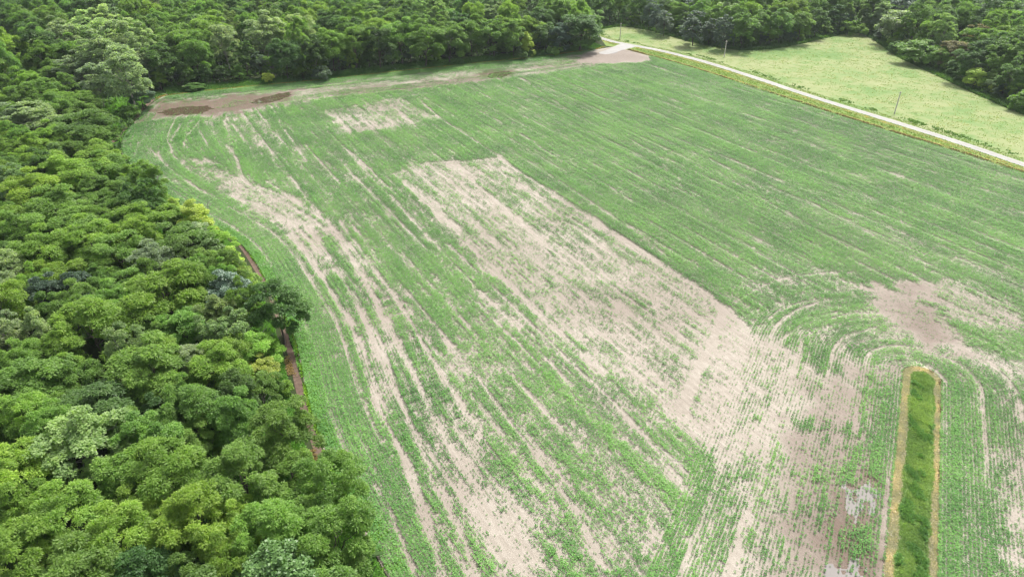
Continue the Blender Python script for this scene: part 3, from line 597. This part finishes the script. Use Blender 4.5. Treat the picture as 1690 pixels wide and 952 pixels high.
def trunk_mesh(seed, H, bc, tr, nlimb, split=.35):
    r = np.random.default_rng(seed); top = np.array([r.normal(0, .4), r.normal(0, .4), H * .72])
    paths = [np.vstack([[[0, 0, -.3, tr * 1.5]], wander((0, 0, .15), top, tr * 1.1, tr * .25, 7, .05, r)])]
    for j in r.permutation(len(bc))[:nlimb]:
        k = r.uniform(split, .75); a = top * np.array([k, k, 1]) * np.array([1, 1, k]); paths.append(wander(a, bc[j], tr * .45, tr * .08, 6, .12, r))
    return tubes(paths)
def dead_mesh(seed, H, spread=.45, n=16):
    r = np.random.default_rng(seed); paths = [wander((0, 0, -.2), (r.normal(0, .3), r.normal(0, .3), H), .14, .03, 7, .08, r)]
    for _ in range(n):
        z = r.uniform(.15, .8) * H; a = r.uniform(0, 2 * PI); L = H * spread * r.uniform(.5, 1.1); tip = np.array([math.cos(a) * L, math.sin(a) * L, z + L * r.uniform(.3, 1.0)])
        p = wander((0, 0, z), tip, .06, .012, 5, .15, r); paths.append(p)
        for _ in range(4):
            q = p[r.integers(1, 5), :3]; paths.append(wander(q, q + np.r_[r.normal(0, .5, 2), r.uniform(.1, .7)] * L * .4, .025, .008, 4, .2, r))
    return tubes(paths, 5)
KIND = {}
def kind(key, n, H, R, base, **kw):
    L = []
    for i in range(n):
        sd = hash_id(key) * 31 + i; me, bc = crown_mesh(sd, R, base * H, H, **kw['c']); me.materials.append(kw.get('mat', M_leaf))
        tm = trunk_mesh(sd + 5, H, bc, kw.get('tr', .22), kw.get('nl', 7)); tm.materials.append(kw.get('bark', M_bark)); L.append((me, tm))
    KIND[key] = dict(m=L, H=H, R=R)
def hash_id(s): return sum((i + 3) * ord(ch) for i, ch in enumerate(s)) % 9973
kind('walnut', 5, 15, 6.2, .08, c=dict(nb=32, ncl=17, nl=50, leaf=(.48, .17), shape='round', lob=(.19, .37)))
kind('maple', 4, 15, 5.6, .05, c=dict(nb=36, ncl=17, nl=40, leaf=(.38, .23), lob=(.18, .36)))
kind('poplar', 4, 18, 6.4, .08, c=dict(nb=56, ncl=14, nl=28, leaf=(.40, .30), shape='vase', open_=.10, lob=(.17, .28), droop=.1), bark=M_pale, nl=18, tr=.26)
kind('oak', 3, 14, 5.4, .03, c=dict(nb=46, ncl=14, nl=22, leaf=(.42, .30), lob=(.18, .28)), mat=M_gloss)
kind('ash', 3, 13, 4.2, .03, c=dict(nb=34, ncl=14, nl=24, leaf=(.40, .22), shape='cone', lob=(.26, .40)))
kind('bloom', 2, 9, 4.2, .02, c=dict(nb=30, ncl=14, nl=22, leaf=(.40, .30)), mat=M_bloss)
kind('shrub', 3, 4, 2.4, -.02, c=dict(nb=18, ncl=12, nl=20, leaf=(.34, .20), lob=(.3, .45)), tr=.07, nl=6)
DEAD = [dead_mesh(90 + i, 5.5, .5, 18) for i in range(3)]
for d in DEAD: d.materials.append(M_pale)
COL = {'silver': (.24, .35, .135), 'bright': (.222, .352, .060), 'mid': (.170, .290, .060), 'dark': (.100, .188, .050), 'grey': (.300, .385, .225), 'pale': (.350, .455, .240), 'soft': (.225, .320, .135), 'blue': (.120, .185, .118), 'yellow': (.40, .49, .11), 'gold': (.60, .52, .04), 'olive': (.25, .23, .12)}
WORD = {'silver': 'silvery green', 'soft': 'soft grey-green', 'bright': 'bright green', 'mid': 'mid green', 'dark': 'dark green', 'grey': 'grey-green', 'pale': 'pale green', 'blue': 'bluish dark', 'yellow': 'yellow-green', 'gold': 'golden yellow', 'olive': 'olive brown'}
TREES = []   # dict(x,y,H,R,kind,col,label,place)
def by_px(cx, cy, wpx, kd, col, label=None, Hm=None, place='left'):
    """tree whose crown is seen at (cx,cy) and is wpx wide"""
    K = KIND[kd]; H = Hm or K['H']
    for _ in range(4):
        x, y = G((cx, cy), H * .54); dep = PX(x, y, H * .54)[2]; R = wpx * .5 * dep / F
    TREES.append(dict(x=x, y=y, H=H, R=R, kind=kd, col=col, label=label, place=place, fixed=True))
L_ = by_px
# trees one can tell apart, left wood (from far to near)
L_(208, 128, 76, 'poplar', 'grey', 'leaning grey-green tree with a pale slanting trunk at the left field corner', 26)
L_(150, 62, 72, 'poplar', 'pale', 'topmost pale green tree of the big grey-green clump', 26)
L_(88, 84, 62, 'poplar', 'pale', 'pale green tree on the left flank of the big clump', 20)
L_(206, 74, 72, 'poplar', 'pale', 'pale green tree on the right shoulder of the big clump', 26)
L_(128, 118, 70, 'poplar', 'grey', 'grey-green tree with thin pale limbs low in the big clump', 18)
L_(170, 100, 72, 'poplar', 'grey', 'silvery tree in the middle of the big grey-green clump', 26)
L_(110, 70, 66, 'poplar', 'grey', 'grey tree left of the topmost pale tree of the big clump', 26)
L_(232, 112, 52, 'poplar', 'grey', 'grey-green tree at the right rim of the big clump by the field corner', 18)
L_(160, 140, 66, 'poplar', 'grey', 'grey-green tree at the foot of the big clump', 19); L_(235, 85, 56, 'poplar', 'pale', 'pale tree on the upper right rim of the big clump', 26); L_(180, 48, 60, 'poplar', 'pale', 'pale tree just right of the topmost tree of the big clump', 26); L_(232, 160, 44, 'maple', 'blue', 'dark low tree under the leaning grey-green tree at the corner', 9); L_(95, 125, 60, 'maple', 'mid', None, 14)
L_(14, 72, 50, 'poplar', 'blue', None, 17); L_(10, 205, 80, 'poplar', 'grey', 'grey-green tree with bare limbs at the left side beside the pale one', 16)
L_(58, 205, 92, 'poplar', 'pale', 'feathery pale green tree behind the rounded dark walnut, left wood', 16)
L_(140, 222, 105, 'walnut', 'mid', 'broad rounded dark-sided tree at the bend of the field below the corner track', 14)
L_(112, 172, 80, 'walnut', 'bright', None, 12); L_(60, 160, 70, 'walnut', 'mid', None); L_(72, 272, 70, 'walnut', 'bright', None, 15)
L_(125, 292, 92, 'walnut', 'bright', None, 14); L_(175, 285, 80, 'walnut', 'mid', None, 13); L_(60, 322, 92, 'walnut', 'bright', None)
L_(190, 320, 75, 'maple', 'mid', None, 11); L_(100, 350, 90, 'walnut', 'mid', None); L_(30, 395, 85, 'walnut', 'mid', None)
L_(325, 360, 58, 'ash', 'yellow', 'yellow-green cone-shaped tree standing alone above the dirt track', 11.5)
L_(292, 345, 34, 'ash', 'yellow', 'small yellow-green tree left of the lone cone-shaped one', 7)
L_(245, 372, 110, 'walnut', 'bright', 'wide bright green tree left of the yellow-green cone-shaped tree', 13)
L_(150, 405, 95, 'walnut', 'bright', None); L_(80, 420, 90, 'walnut', 'bright', None); L_(200, 430, 90, 'walnut', 'mid', None, 13)
L_(258, 440, 92, 'poplar', 'grey', 'grey-green feathery tree below the wide bright green tree', 13)
L_(350, 420, 50, 'oak', 'dark', 'rounded dark tree below the yellow-green cone-shaped tree', 9); L_(380, 425, 34, 'ash', 'yellow', None, 7)
L_(330, 455, 55, 'poplar', 'mid', None, 11); L_(374, 487, 78, 'oak', 'blue', 'large bluish dark glossy tree beside the bright rounded walnut', 12)
L_(282, 492, 128, 'walnut', 'bright', 'big bright green rounded tree in the middle of the left wood', 15)
L_(459, 516, 96, 'maple', 'dark', 'lone dark green tree standing over the dirt track', 14.5)
L_(398, 545, 56, 'maple', 'mid', None, 9); L_(150, 548, 118, 'walnut', 'bright', 'bright rounded tree with yellowish top at the left, above the pale tree', 15)
L_(30, 450, 60, 'poplar', 'pale', None, 13); L_(95, 490, 90, 'maple', 'blue', None, 13); L_(70, 550, 48, 'poplar', 'pale', 'slim silvery tree left of the bright yellow-topped tree', 13)
L_(14, 560, 70, 'poplar', 'grey', None, 13); L_(15, 490, 60, 'poplar', 'grey', None, 12); L_(350, 555, 52, 'poplar', 'soft', 'slim pale tree below the bright rounded walnut', 12)
L_(255, 620, 130, 'walnut', 'mid', 'broad mid green tree left of the golden shrub', 14); L_(212, 585, 75, 'poplar', 'soft', None, 15)
L_(430, 612, 56, 'maple', 'yellow', 'olive-yellow bushy tree left of the lower dirt track', 7); L_(140, 742, 150, 'poplar', 'silver', 'big pale green tree with white limbs in the lower left wood', 15)
L_(318, 690, 100, 'walnut', 'mid', None, 13); L_(395, 700, 85, 'walnut', 'mid', None, 13); L_(472, 722, 112, 'walnut', 'mid', 'rounded tree whose crown hides the lower end of the track', 13.5)
L_(395, 800, 125, 'walnut', 'mid', None, 14); L_(545, 800, 105, 'walnut', 'mid', 'dark-sided tree bulging over the crop above the corner tree', 13.5); L_(555, 900, 120, 'walnut', 'mid', 'nearest tree bulging over the crop at the foot of the left wood', 14)
L_(280, 780, 120, 'walnut', 'bright', None, 14); L_(450, 890, 125, 'walnut', 'bright', None, 14); L_(330, 880, 125, 'walnut', 'bright', None, 15); L_(60, 640, 120, 'maple', 'mid', None, 13)
L_(40, 700, 90, 'walnut', 'bright', None, 13); L_(30, 800, 125, 'walnut', 'bright', None, 14); L_(120, 870, 130, 'walnut', 'bright', None, 14); L_(215, 900, 120, 'walnut', 'bright', None, 14); L_(35, 930, 130, 'walnut', 'bright', None, 14)
L_(402, 652, 30, 'shrub', 'gold', 'golden yellow shrub among green trees above the dark crowns', 6); L_(365, 668, 36, 'shrub', 'blue', 'bluish grey shrub left of the golden shrub', 6)
L_(395, 450, 40, 'shrub', 'yellow', None, 4.5); L_(405, 470, 44, 'shrub', 'bright', None, 4); L_(470, 640, 26, 'shrub', 'bright', None, 3)
L_(215, 185, 30, 'shrub', 'mid', 'leafy bush at the foot of the leaning grey-green tree', 5); L_(168, 190, 26, 'shrub', 'dark', None, 4)
# far edge of the field, front row (x of crown, y of crown, width)
B = lambda *a, **k: by_px(*a, place='far', **k)
for a in [(262, 105, 60, 'maple', 'dark', None, 20), (290, 80, 70, 'walnut', 'mid', None, 22), (322, 92, 56, 'walnut', 'mid', None, 22), (345, 60, 66, 'walnut', 'bright', None, 23), (372, 78, 50, 'poplar', 'grey', 'grey-green narrow-topped tree in the far row, left of the taller vase-shaped one', 23), (403, 95, 40, 'maple', 'dark', None, 18),
          (436, 62, 72, 'poplar', 'grey', 'tall vase-shaped grey-green tree in the far row', 26), (470, 95, 52, 'walnut', 'dark', None, 19), (500, 62, 56, 'poplar', 'pale', 'tall pale green tree right of the vase-shaped grey-green tree', 25), (520, 92, 44, 'maple', 'dark', None, 19),
          (548, 80, 56, 'walnut', 'mid', None, 21), (585, 72, 62, 'walnut', 'mid', None, 22), (625, 78, 56, 'walnut', 'dark', None, 20), (660, 66, 60, 'walnut', 'mid', None, 22), (700, 72, 64, 'walnut', 'mid', None, 21), (740, 68, 56, 'walnut', 'mid', None, 20), (778, 62, 54, 'walnut', 'mid', None, 20),
          (815, 60, 56, 'maple', 'mid', None, 20), (848, 62, 50, 'walnut', 'mid', None, 19), (872, 52, 50, 'walnut', 'bright', None, 18), (900, 60, 40, 'maple', 'dark', None, 16), (925, 62, 42, 'maple', 'blue', None, 15), (958, 50, 74, 'maple', 'dark', 'big rounded dark tree at the road end of the far row', 20)]: B(*a)
for a in [(442, 128, 17, 'shrub', 'yellow', 'small yellow-green bush under the vase-shaped tree at the far edge', 4.5), (562, 92, 20, 'ash', 'olive', 'thin yellowish sapling in the far tree row', 12), (873, 72, 24, 'ash', 'yellow', 'light green young tree before the last trees of the far row', 13), (300, 118, 34, 'shrub', 'mid', None, 7), (280, 122, 28, 'shrub', 'blue', None, 6), (340, 115, 30, 'shrub', 'dark', None, 7), (500, 120, 28, 'shrub', 'mid', None, 6), (530, 122, 26, 'shrub', 'blue', None, 6), (860, 90, 20, 'shrub', 'dark', None, 5), (915, 84, 22, 'shrub', 'mid', None, 5)]: B(*a)
L_(322, 143, 34, 'bloom', 'mid', 'low white-flowering bush at the far field corner', 3, place='far')
# wood beyond the meadow
Rr = lambda *a, **k: by_px(*a, place='right', **k)
for a in [(1073, 22, 26, 'oak', 'blue', None, 18), (1097, 38, 30, 'oak', 'blue', 'squat bluish tree, first at the meadow edge beyond the road', 14), (1085, 30, 26, 'oak', 'blue', None, 16), (1118, 22, 26, 'oak', 'blue', None, 17), (1147, 46, 44, 'oak', 'blue', 'wide silvery dark tree in the middle of the meadow edge', 18), (1172, 52, 26, 'oak', 'blue', None, 14), (1196, 52, 34, 'oak', 'blue', 'egg-shaped silvery dark tree behind the middle utility pole', 18), (1150, 18, 44, 'oak', 'blue', None, 18),
          (1228, 48, 50, 'maple', 'mid', 'tall green tree right of the egg-shaped silvery tree', 20), (1258, 42, 46, 'maple', 'mid', None, 20), (1290, 42, 44, 'maple', 'mid', None, 19), (1322, 42, 42, 'maple', 'mid', None, 18), (1350, 36, 38, 'maple', 'dark', None, 17), (1240, 22, 50, 'maple', 'mid', None, 20), (1300, 12, 60, 'walnut', 'mid', None, 20), (1378, 30, 36, 'oak', 'dark', None, 16),
          (1400, 46, 24, 'shrub', 'mid', 'round green bush in the back notch of the meadow', 8), (1421, 50, 20, 'shrub', 'bright', 'lighter bush right of the round bush in the meadow notch', 6), (1480, 42, 62, 'bloom', 'grey', 'silvery tree with white blossom at the back of the meadow', 19), (1455, 30, 40, 'poplar', 'grey', None, 18), (1518, 84, 58, 'bloom', 'mid', 'wide white-flowering bushy tree at the meadow edge', 12), (1513, 45, 46, 'maple', 'mid', None, 18), (1480, 78, 22, 'shrub', 'dark', None, 6),
          (1548, 42, 50, 'walnut', 'mid', None, 20), (1572, 88, 46, 'maple', 'olive', 'brownish olive tree at the right meadow edge', 15), (1602, 68, 44, 'poplar', 'olive', None, 18), (1600, 105, 50, 'walnut', 'dark', None, 16), (1545, 98, 34, 'shrub', 'mid', None, 8), (1612, 128, 38, 'maple', 'yellow', 'yellow-green bushy tree low at the right meadow edge', 9), (1645, 145, 24, 'shrub', 'yellow', None, 6), (1640, 90, 56, 'walnut', 'dark', None, 18), (1675, 130, 50, 'walnut', 'dark', None, 16), (1690, 165, 40, 'shrub', 'mid', None, 8), (1610, 40, 56, 'walnut', 'mid', None, 20), (1665, 50, 60, 'walnut', 'mid', None, 20), (1690, 95, 56, 'maple', 'mid', None, 18), (1720, 170, 60, 'walnut', 'mid', None, 15)]: Rr(*a)
# the rest of the woods, spaced like the trees one can see
def in_wood(P):
    x, y = P[:, 0], P[:, 1]; out = np.array([''] * len(P), dtype=object)
    ok = ~inside(P, FIELD) & ~inside(P, MEADOW) & (seg_dist(P, ROAD)[0] > 8) & (seg_dist(P, RSIDE)[0] > 8) & (seg_dist(P, TRACK)[0] > 4)
    dl = seg_dist(P, LEFT)[0]; dfar = seg_dist(P, far_v)[0]; dm = seg_dist(P, MEAD_E)[0]; ok &= (dl > 4.5) & (dfar > 14) & (dm > 6)
    out[ok & (y > 200) & (x > 75)] = 'right'; out[ok & (y > 280) & (x < 75)] = 'far'
    out[ok & (y < 285 + np.maximum(0, (x + 160) * .5)) & (x < -15) & (y < 310)] = 'left'
    return out
r4 = np.random.default_rng(77)
for ln_, off, pl, stp in ((far_v, 13.0, 'far', 7.5), (resample(MEAD_E, 3.0)[0], 3.5, 'right', 6.5)):
    ln_, _ = resample(ln_, stp); T = np.gradient(ln_, axis=0); T /= np.linalg.norm(T, axis=1)[:, None]
    for a, b in zip(ln_, np.stack([-T[:, 1], T[:, 0]], 1)):
        p = a + b * (off + r4.uniform(-1, 3)) + r4.normal(0, 1.2, 2); Ht = r4.uniform(6, 12)
        if inside(p[None], FIELD)[0] or inside(p[None], MEADOW)[0] or seg_dist(p[None], ROAD)[0][0] < 7: continue
        if not -40 < PX(p[0], p[1], 5)[0] < 1740: continue
        cw = ['mid', 'dark', 'dark', 'bright', 'blue'][r4.integers(5)]
        TREES.append(dict(x=p[0], y=p[1], H=Ht, R=r4.uniform(3.4, 4.6), kind=['maple', 'walnut', 'ash'][r4.integers(3)], col=cw, label=None, place=pl, fixed=False, low=True))
FILLBASE = [t for t in TREES if not t.get('low')]
r2 = np.random.default_rng(21); n = 34000
cy = r2.uniform(32, 640, n); cx = r2.uniform(-1, 1, n) * (cy * .78 + 60); CW = in_wood(np.stack([cx, cy], 1)); DL = seg_dist(np.stack([cx, cy], 1), LEFT)[0]
for q in range(n):
    x, y, pl = cx[q], cy[q], CW[q]
    if not pl: continue
    small = q > n * .6
    if pl == 'left' and DL[q] < (Rd * .68 if small else Rd) + .8: continue
    if small and pl != 'left': continue
    Ht, Rd = (r2.uniform(10.5, 16.5), r2.uniform(4.6, 7.2)) if pl == 'left' else (r2.uniform(17, 27), r2.uniform(5.8, 9.4))
    if small: Ht *= .78; Rd *= .68
    if pl == 'left' and y > 230: Ht *= 1.2
    sx, sy, dep = PX(x, y, Ht * .7)
    if not (-45 < sx < 1740 and -75 < sy < 1130): continue
    gap = .74 if not small else .56
    if any(t['H'] >= 26 and t['kind'] == 'poplar' and t['fixed'] and abs(t['x'] - x) < 14 and abs(t['y'] - y) < 16 for t in TREES): continue
    if pl == 'left' and y > 215: Ht *= .85
    if any((t['x'] - x) ** 2 + (t['y'] - y) ** 2 < (gap * (min(t['R'], 8) + Rd)) ** 2 for t in FILLBASE): continue
    pick = r2.choice(['walnut', 'maple', 'poplar', 'oak'], p=[.64, .27, .06, .03] if pl == 'left' else [.56, .28, .10, .06])
    cw = {'walnut': ['bright', 'mid', 'mid'], 'maple': ['mid', 'mid', 'dark'], 'poplar': ['soft', 'soft', 'grey'], 'oak': ['dark', 'dark', 'dark' if pl == 'left' else 'blue']}[pick]; cw = cw[r2.integers(len(cw))]
    if pl != 'left' and cw == 'bright' and r2.uniform() < .5: cw = 'mid'
    if pl != 'left' and cw == 'mid' and r2.uniform() < .3: cw = 'dark'
    FILLBASE.append(dict(x=x, y=y, H=Ht, R=Rd, kind=pick, col=cw, label=None, place=pl, fixed=False)); TREES.append(FILLBASE[-1])
# leave out trees of which nothing would be seen behind their neighbours
def visible(T):
    W, Hh, S = 845, 476, .5; dep = np.full((Hh, W), 1e9); own = np.full((Hh, W), -1); yy, xx = np.mgrid[0:Hh, 0:W]
    for i, t in enumerate(T):
        for fz, fr in ((.45, .95), (.75, .8)):
            sx, sy, d = PX(t['x'], t['y'], t['H'] * fz); rp = t['R'] * F / d * S * fr; rv = max(rp * .8, t['H'] * .27 * F / d * S); sx *= S; sy *= S
            x0, x1, y0, y1 = int(max(sx - rp, 0)), int(min(sx + rp + 1, W)), int(max(sy - rv, 0)), int(min(sy + rv + 1, Hh))
            if x0 >= x1 or y0 >= y1: continue
            m = ((xx[y0:y1, x0:x1] - sx) / rp) ** 2 + ((yy[y0:y1, x0:x1] - sy) / rv) ** 2 < 1; dd = dep[y0:y1, x0:x1]; m &= d < dd
            dd[m] = d; own[y0:y1, x0:x1][m] = i
    return np.bincount(own[own >= 0], minlength=len(T))
vis = visible(TREES); TREES = [t for t, v in zip(TREES, vis) if v > (12 if t['place'] == 'left' else 4) or t['y'] < 62 or (t['label'] and v > 0)]
print('trees', len(TREES), {p: sum(t['place'] == p for t in TREES) for p in ('left', 'far', 'right')}, 'fixed', sum(t['fixed'] for t in TREES))
# labels: every tree by its look and by its rank in its row, counted along the edge it stands on
ORD = 'first second third fourth fifth sixth seventh eighth ninth tenth eleventh twelfth thirteenth fourteenth fifteenth sixteenth seventeenth eighteenth nineteenth twentieth'.split()
def ordn(i):
    if i < 20: return ORD[i]
    tens = {2: 'twenty', 3: 'thirty', 4: 'forty', 5: 'fifty'}[(i + 1) // 10]; u = (i + 1) % 10
    return tens[:-1] + 'ieth' if u == 0 else tens + '-' + ORD[u - 1]
SHAPE = {'walnut': 'lumpy tree', 'maple': 'rounded tree', 'poplar': 'feathery tree', 'oak': 'glossy tree', 'ash': 'narrow tree', 'bloom': 'flowering tree', 'shrub': 'low bush'}
for t in TREES: t['sx'], t['sy'], t['dep'] = PX(t['x'], t['y'], t['H'] * .7)
for pl, nrow, txt in (('left', 12, '{} row up the left wood'), ('far', 5, '{} row behind the far field edge'), ('right', 4, '{} row behind the meadow')):
    S = [t for t in TREES if t['place'] == pl]
    if pl == 'left': key = np.array([-t['sy'] for t in S])
    elif pl == 'far': key = seg_dist(np.array([[t['x'], t['y']] for t in S]), far_v)[0]
    else: key = seg_dist(np.array([[t['x'], t['y']] for t in S]), MEAD_E)[0]
    rows = np.array_split(np.argsort(key), nrow)
    for ri, row in enumerate(rows):
        for n, j in enumerate(sorted(row, key=lambda q: S[q]['sx'])):
            t = S[j]
            if not t['label']: t['label'] = f"{WORD[t['col']]} {SHAPE[t['kind']]}, {ordn(n)} from the left, " + txt.format(ordn(ri))
NAME = {'walnut': 'walnut_tree', 'maple': 'broadleaf_tree', 'poplar': 'poplar_tree', 'oak': 'oak_tree', 'ash': 'young_tree', 'bloom': 'flowering_tree', 'shrub': 'shrub'}
GRP = {'left': 'trees of the left wood', 'far': 'trees beyond the far field edge', 'right': 'trees of the wood beyond the meadow'}
r3 = np.random.default_rng(5)
for t in TREES:
    K = KIND[t['kind']]; me, tm = K['m'][r3.integers(len(K['m']))]; sxy = t['R'] / K['R']; sz = t['H'] / K['H']
    root = thing(NAME[t['kind']], t['label'], 'bush' if t['kind'] == 'shrub' else 'tree', (t['x'], t['y'], 0), r3.uniform(0, 2 * PI), (sxy, sxy, sz), GRP[t['place']])
    root.rotation_euler = (r3.normal(0, .05), r3.normal(0, .05), root.rotation_euler[2])
    c = link('crown', me, None, root); j = r3.normal(1, .10) ; hj = r3.normal(0, .035); b = COL[t['col']]
    c.color = (max(b[0] * j * (1 + hj), .01), b[1] * j, max(b[2] * j * (1 - hj), .01), 1)
    link('trunk', tm, None, root)
for k, (cx, cy, H, lab) in enumerate([(434, 590, 6.5, 'bare grey dead tree below the lone dark tree'), (437, 672, 4.5, 'bare grey dead shrub below the olive-yellow bushy tree'), (452, 610, 3.0, 'fallen grey branches beside the dirt track'), (262, 300, 5.0, 'bare grey dead sapling on the field margin, left'), (345, 350, 4.0, 'bare grey brush right of the yellow-green small tree'), (453, 128, 9.0, 'leafless grey tree under the vase-shaped tree at the far edge'), (222, 302, 4.0, 'bare whitish brush where the left wood meets the curved rows')]):
    x, y = G((cx, cy)); o = link('dead_tree', DEAD[k % 3]); o.location = (x, y, 0); o.rotation_euler = (0, 0, k * 1.3); s = H / 5.5; o.scale = (s * (1.0 if H > 4 else 1.5), s, s if H > 3.5 else s * .5)
    o['label'] = lab; o['category'] = 'dead tree'; o['group'] = 'bare grey dead trees'
# ------------------------------------------------------------------ utility poles
def box(cx, cy, cz, sx, sy, sz):
    v = np.array([[x, y, z] for x in (-1, 1) for y in (-1, 1) for z in (-1, 1)], float) * .5 * np.array([sx, sy, sz]) + np.array([cx, cy, cz])
    return v, np.array([[0, 1, 3, 2], [4, 6, 7, 5], [0, 4, 5, 1], [2, 3, 7, 6], [0, 2, 6, 4], [1, 5, 7, 3]])
def pole(px, H, lab, rz):
    x, y = G(px); r = thing('utility_pole', lab, 'utility pole', (x, y, 0), rz, group='wooden poles along the road')
    link('shaft', tubes([[(0, 0, -.4, .24), (0, 0, H * .5, .21), (0, 0, H, .17)], [(0, 0, H, .17), (0, 0, H + .03, .02)]], 10), M_wood, r)
    v, f = box(0, .17, H - .55, 1.5, .1, .12); arm = link('crossarm', np_mesh('crossarm', v, f), M_wood, r)
    for s in (-.65, .65): link('insulator', tubes([[(s, .17, H - .49, .03), (s, .17, H - .40, .06), (s, .17, H - .33, .06), (s, .17, H - .29, .02)]], 8), M_road, arm)
pole((1476, 188), 9.0, 'wooden utility pole with a crossarm, nearest of the poles, among weeds beside the road', math.radians(24))
pole((1195, 95), 8.6, 'wooden utility pole in front of the egg-shaped silvery tree', math.radians(24))
pole((1023, 65), 9.0, 'pale wooden utility pole near the far road end', math.radians(24))
hz_v, hz_f = box(0, 330, 64, 2600, 2000, 131)
hm = bpy.data.materials.new('air'); hm.use_nodes = True; hn = hm.node_tree; hn.nodes.clear()
pv = hn.nodes.new('ShaderNodeVolumePrincipled'); pv.inputs['Color'].default_value = (.86, .93, 1, 1); pv.inputs['Density'].default_value = .00006; pv.inputs['Anisotropy'].default_value = .3
ho = hn.nodes.new('ShaderNodeOutputMaterial'); hn.links.new(pv.outputs[0], ho.inputs['Volume'])
setting(link('haze', np_mesh('haze', hz_v, hz_f), hm), 'stuff')
# ------------------------------------------------------------------ light, sky, camera
AZ, EL = math.radians(30), math.radians(54)
W = bpy.data.worlds.new('World'); bpy.context.scene.world = W; W.use_nodes = True; nt = W.node_tree; nt.nodes.clear()
sky = nt.nodes.new('ShaderNodeTexSky'); sky.sky_type = 'NISHITA'; sky.sun_disc = False; sky.sun_elevation = EL; sky.sun_rotation = AZ
sky.air_density = 1.0; sky.dust_density = 4.0; sky.ozone_density = 1.0
hs = nt.nodes.new('ShaderNodeHueSaturation'); hs.inputs['Saturation'].default_value = .30
bg = nt.nodes.new('ShaderNodeBackground'); bg.inputs[1].default_value = .14; wo = nt.nodes.new('ShaderNodeOutputWorld')
nt.links.new(sky.outputs[0], hs.inputs['Color']); nt.links.new(hs.outputs[0], bg.inputs[0]); nt.links.new(bg.outputs[0], wo.inputs[0])
sun = bpy.data.objects.new('sun', bpy.data.lights.new('sun', 'SUN')); C.objects.link(sun)
sun.data.energy = 2.7; sun.data.angle = math.radians(9); sun.data.color = (1, .96, .90)
d = Vector((math.sin(AZ) * math.cos(EL), math.cos(AZ) * math.cos(EL), math.sin(EL))); sun.rotation_euler = d.to_track_quat('Z', 'Y').to_euler(); sun.location = d * 300
cam = bpy.data.objects.new('camera', bpy.data.cameras.new('camera')); C.objects.link(cam); bpy.context.scene.camera = cam
cam.data.sensor_width = 36; cam.data.lens = 36 * F / 1690; cam.location = (0, 0, CAMH); cam.rotation_euler = (PI / 2 - PITCH, 0, 0); cam.data.clip_end = 30000; cam.data.clip_start = .5
sc = bpy.context.scene; sc.view_settings.view_transform = 'Standard'; sc.view_settings.look = 'None'; sc.view_settings.gamma = 1; sc.view_settings.use_curve_mapping = False
sc.view_settings.exposure = 1.0
sc.render.engine = 'CYCLES'; sc.cycles.use_denoising = True; sc.cycles.denoiser = 'OPENIMAGEDENOISE'; sc.cycles.denoising_input_passes = 'RGB_ALBEDO_NORMAL'; sc.cycles.denoising_prefilter = 'ACCURATE'; sc.cycles.pixel_filter_type = 'BLACKMAN_HARRIS'; sc.cycles.filter_width = 1.4; sc.cycles.sample_clamp_indirect = 4; sc.cycles.max_bounces = 5; sc.cycles.diffuse_bounces = 3; sc.cycles.glossy_bounces = 2; sc.cycles.transmission_bounces = 3
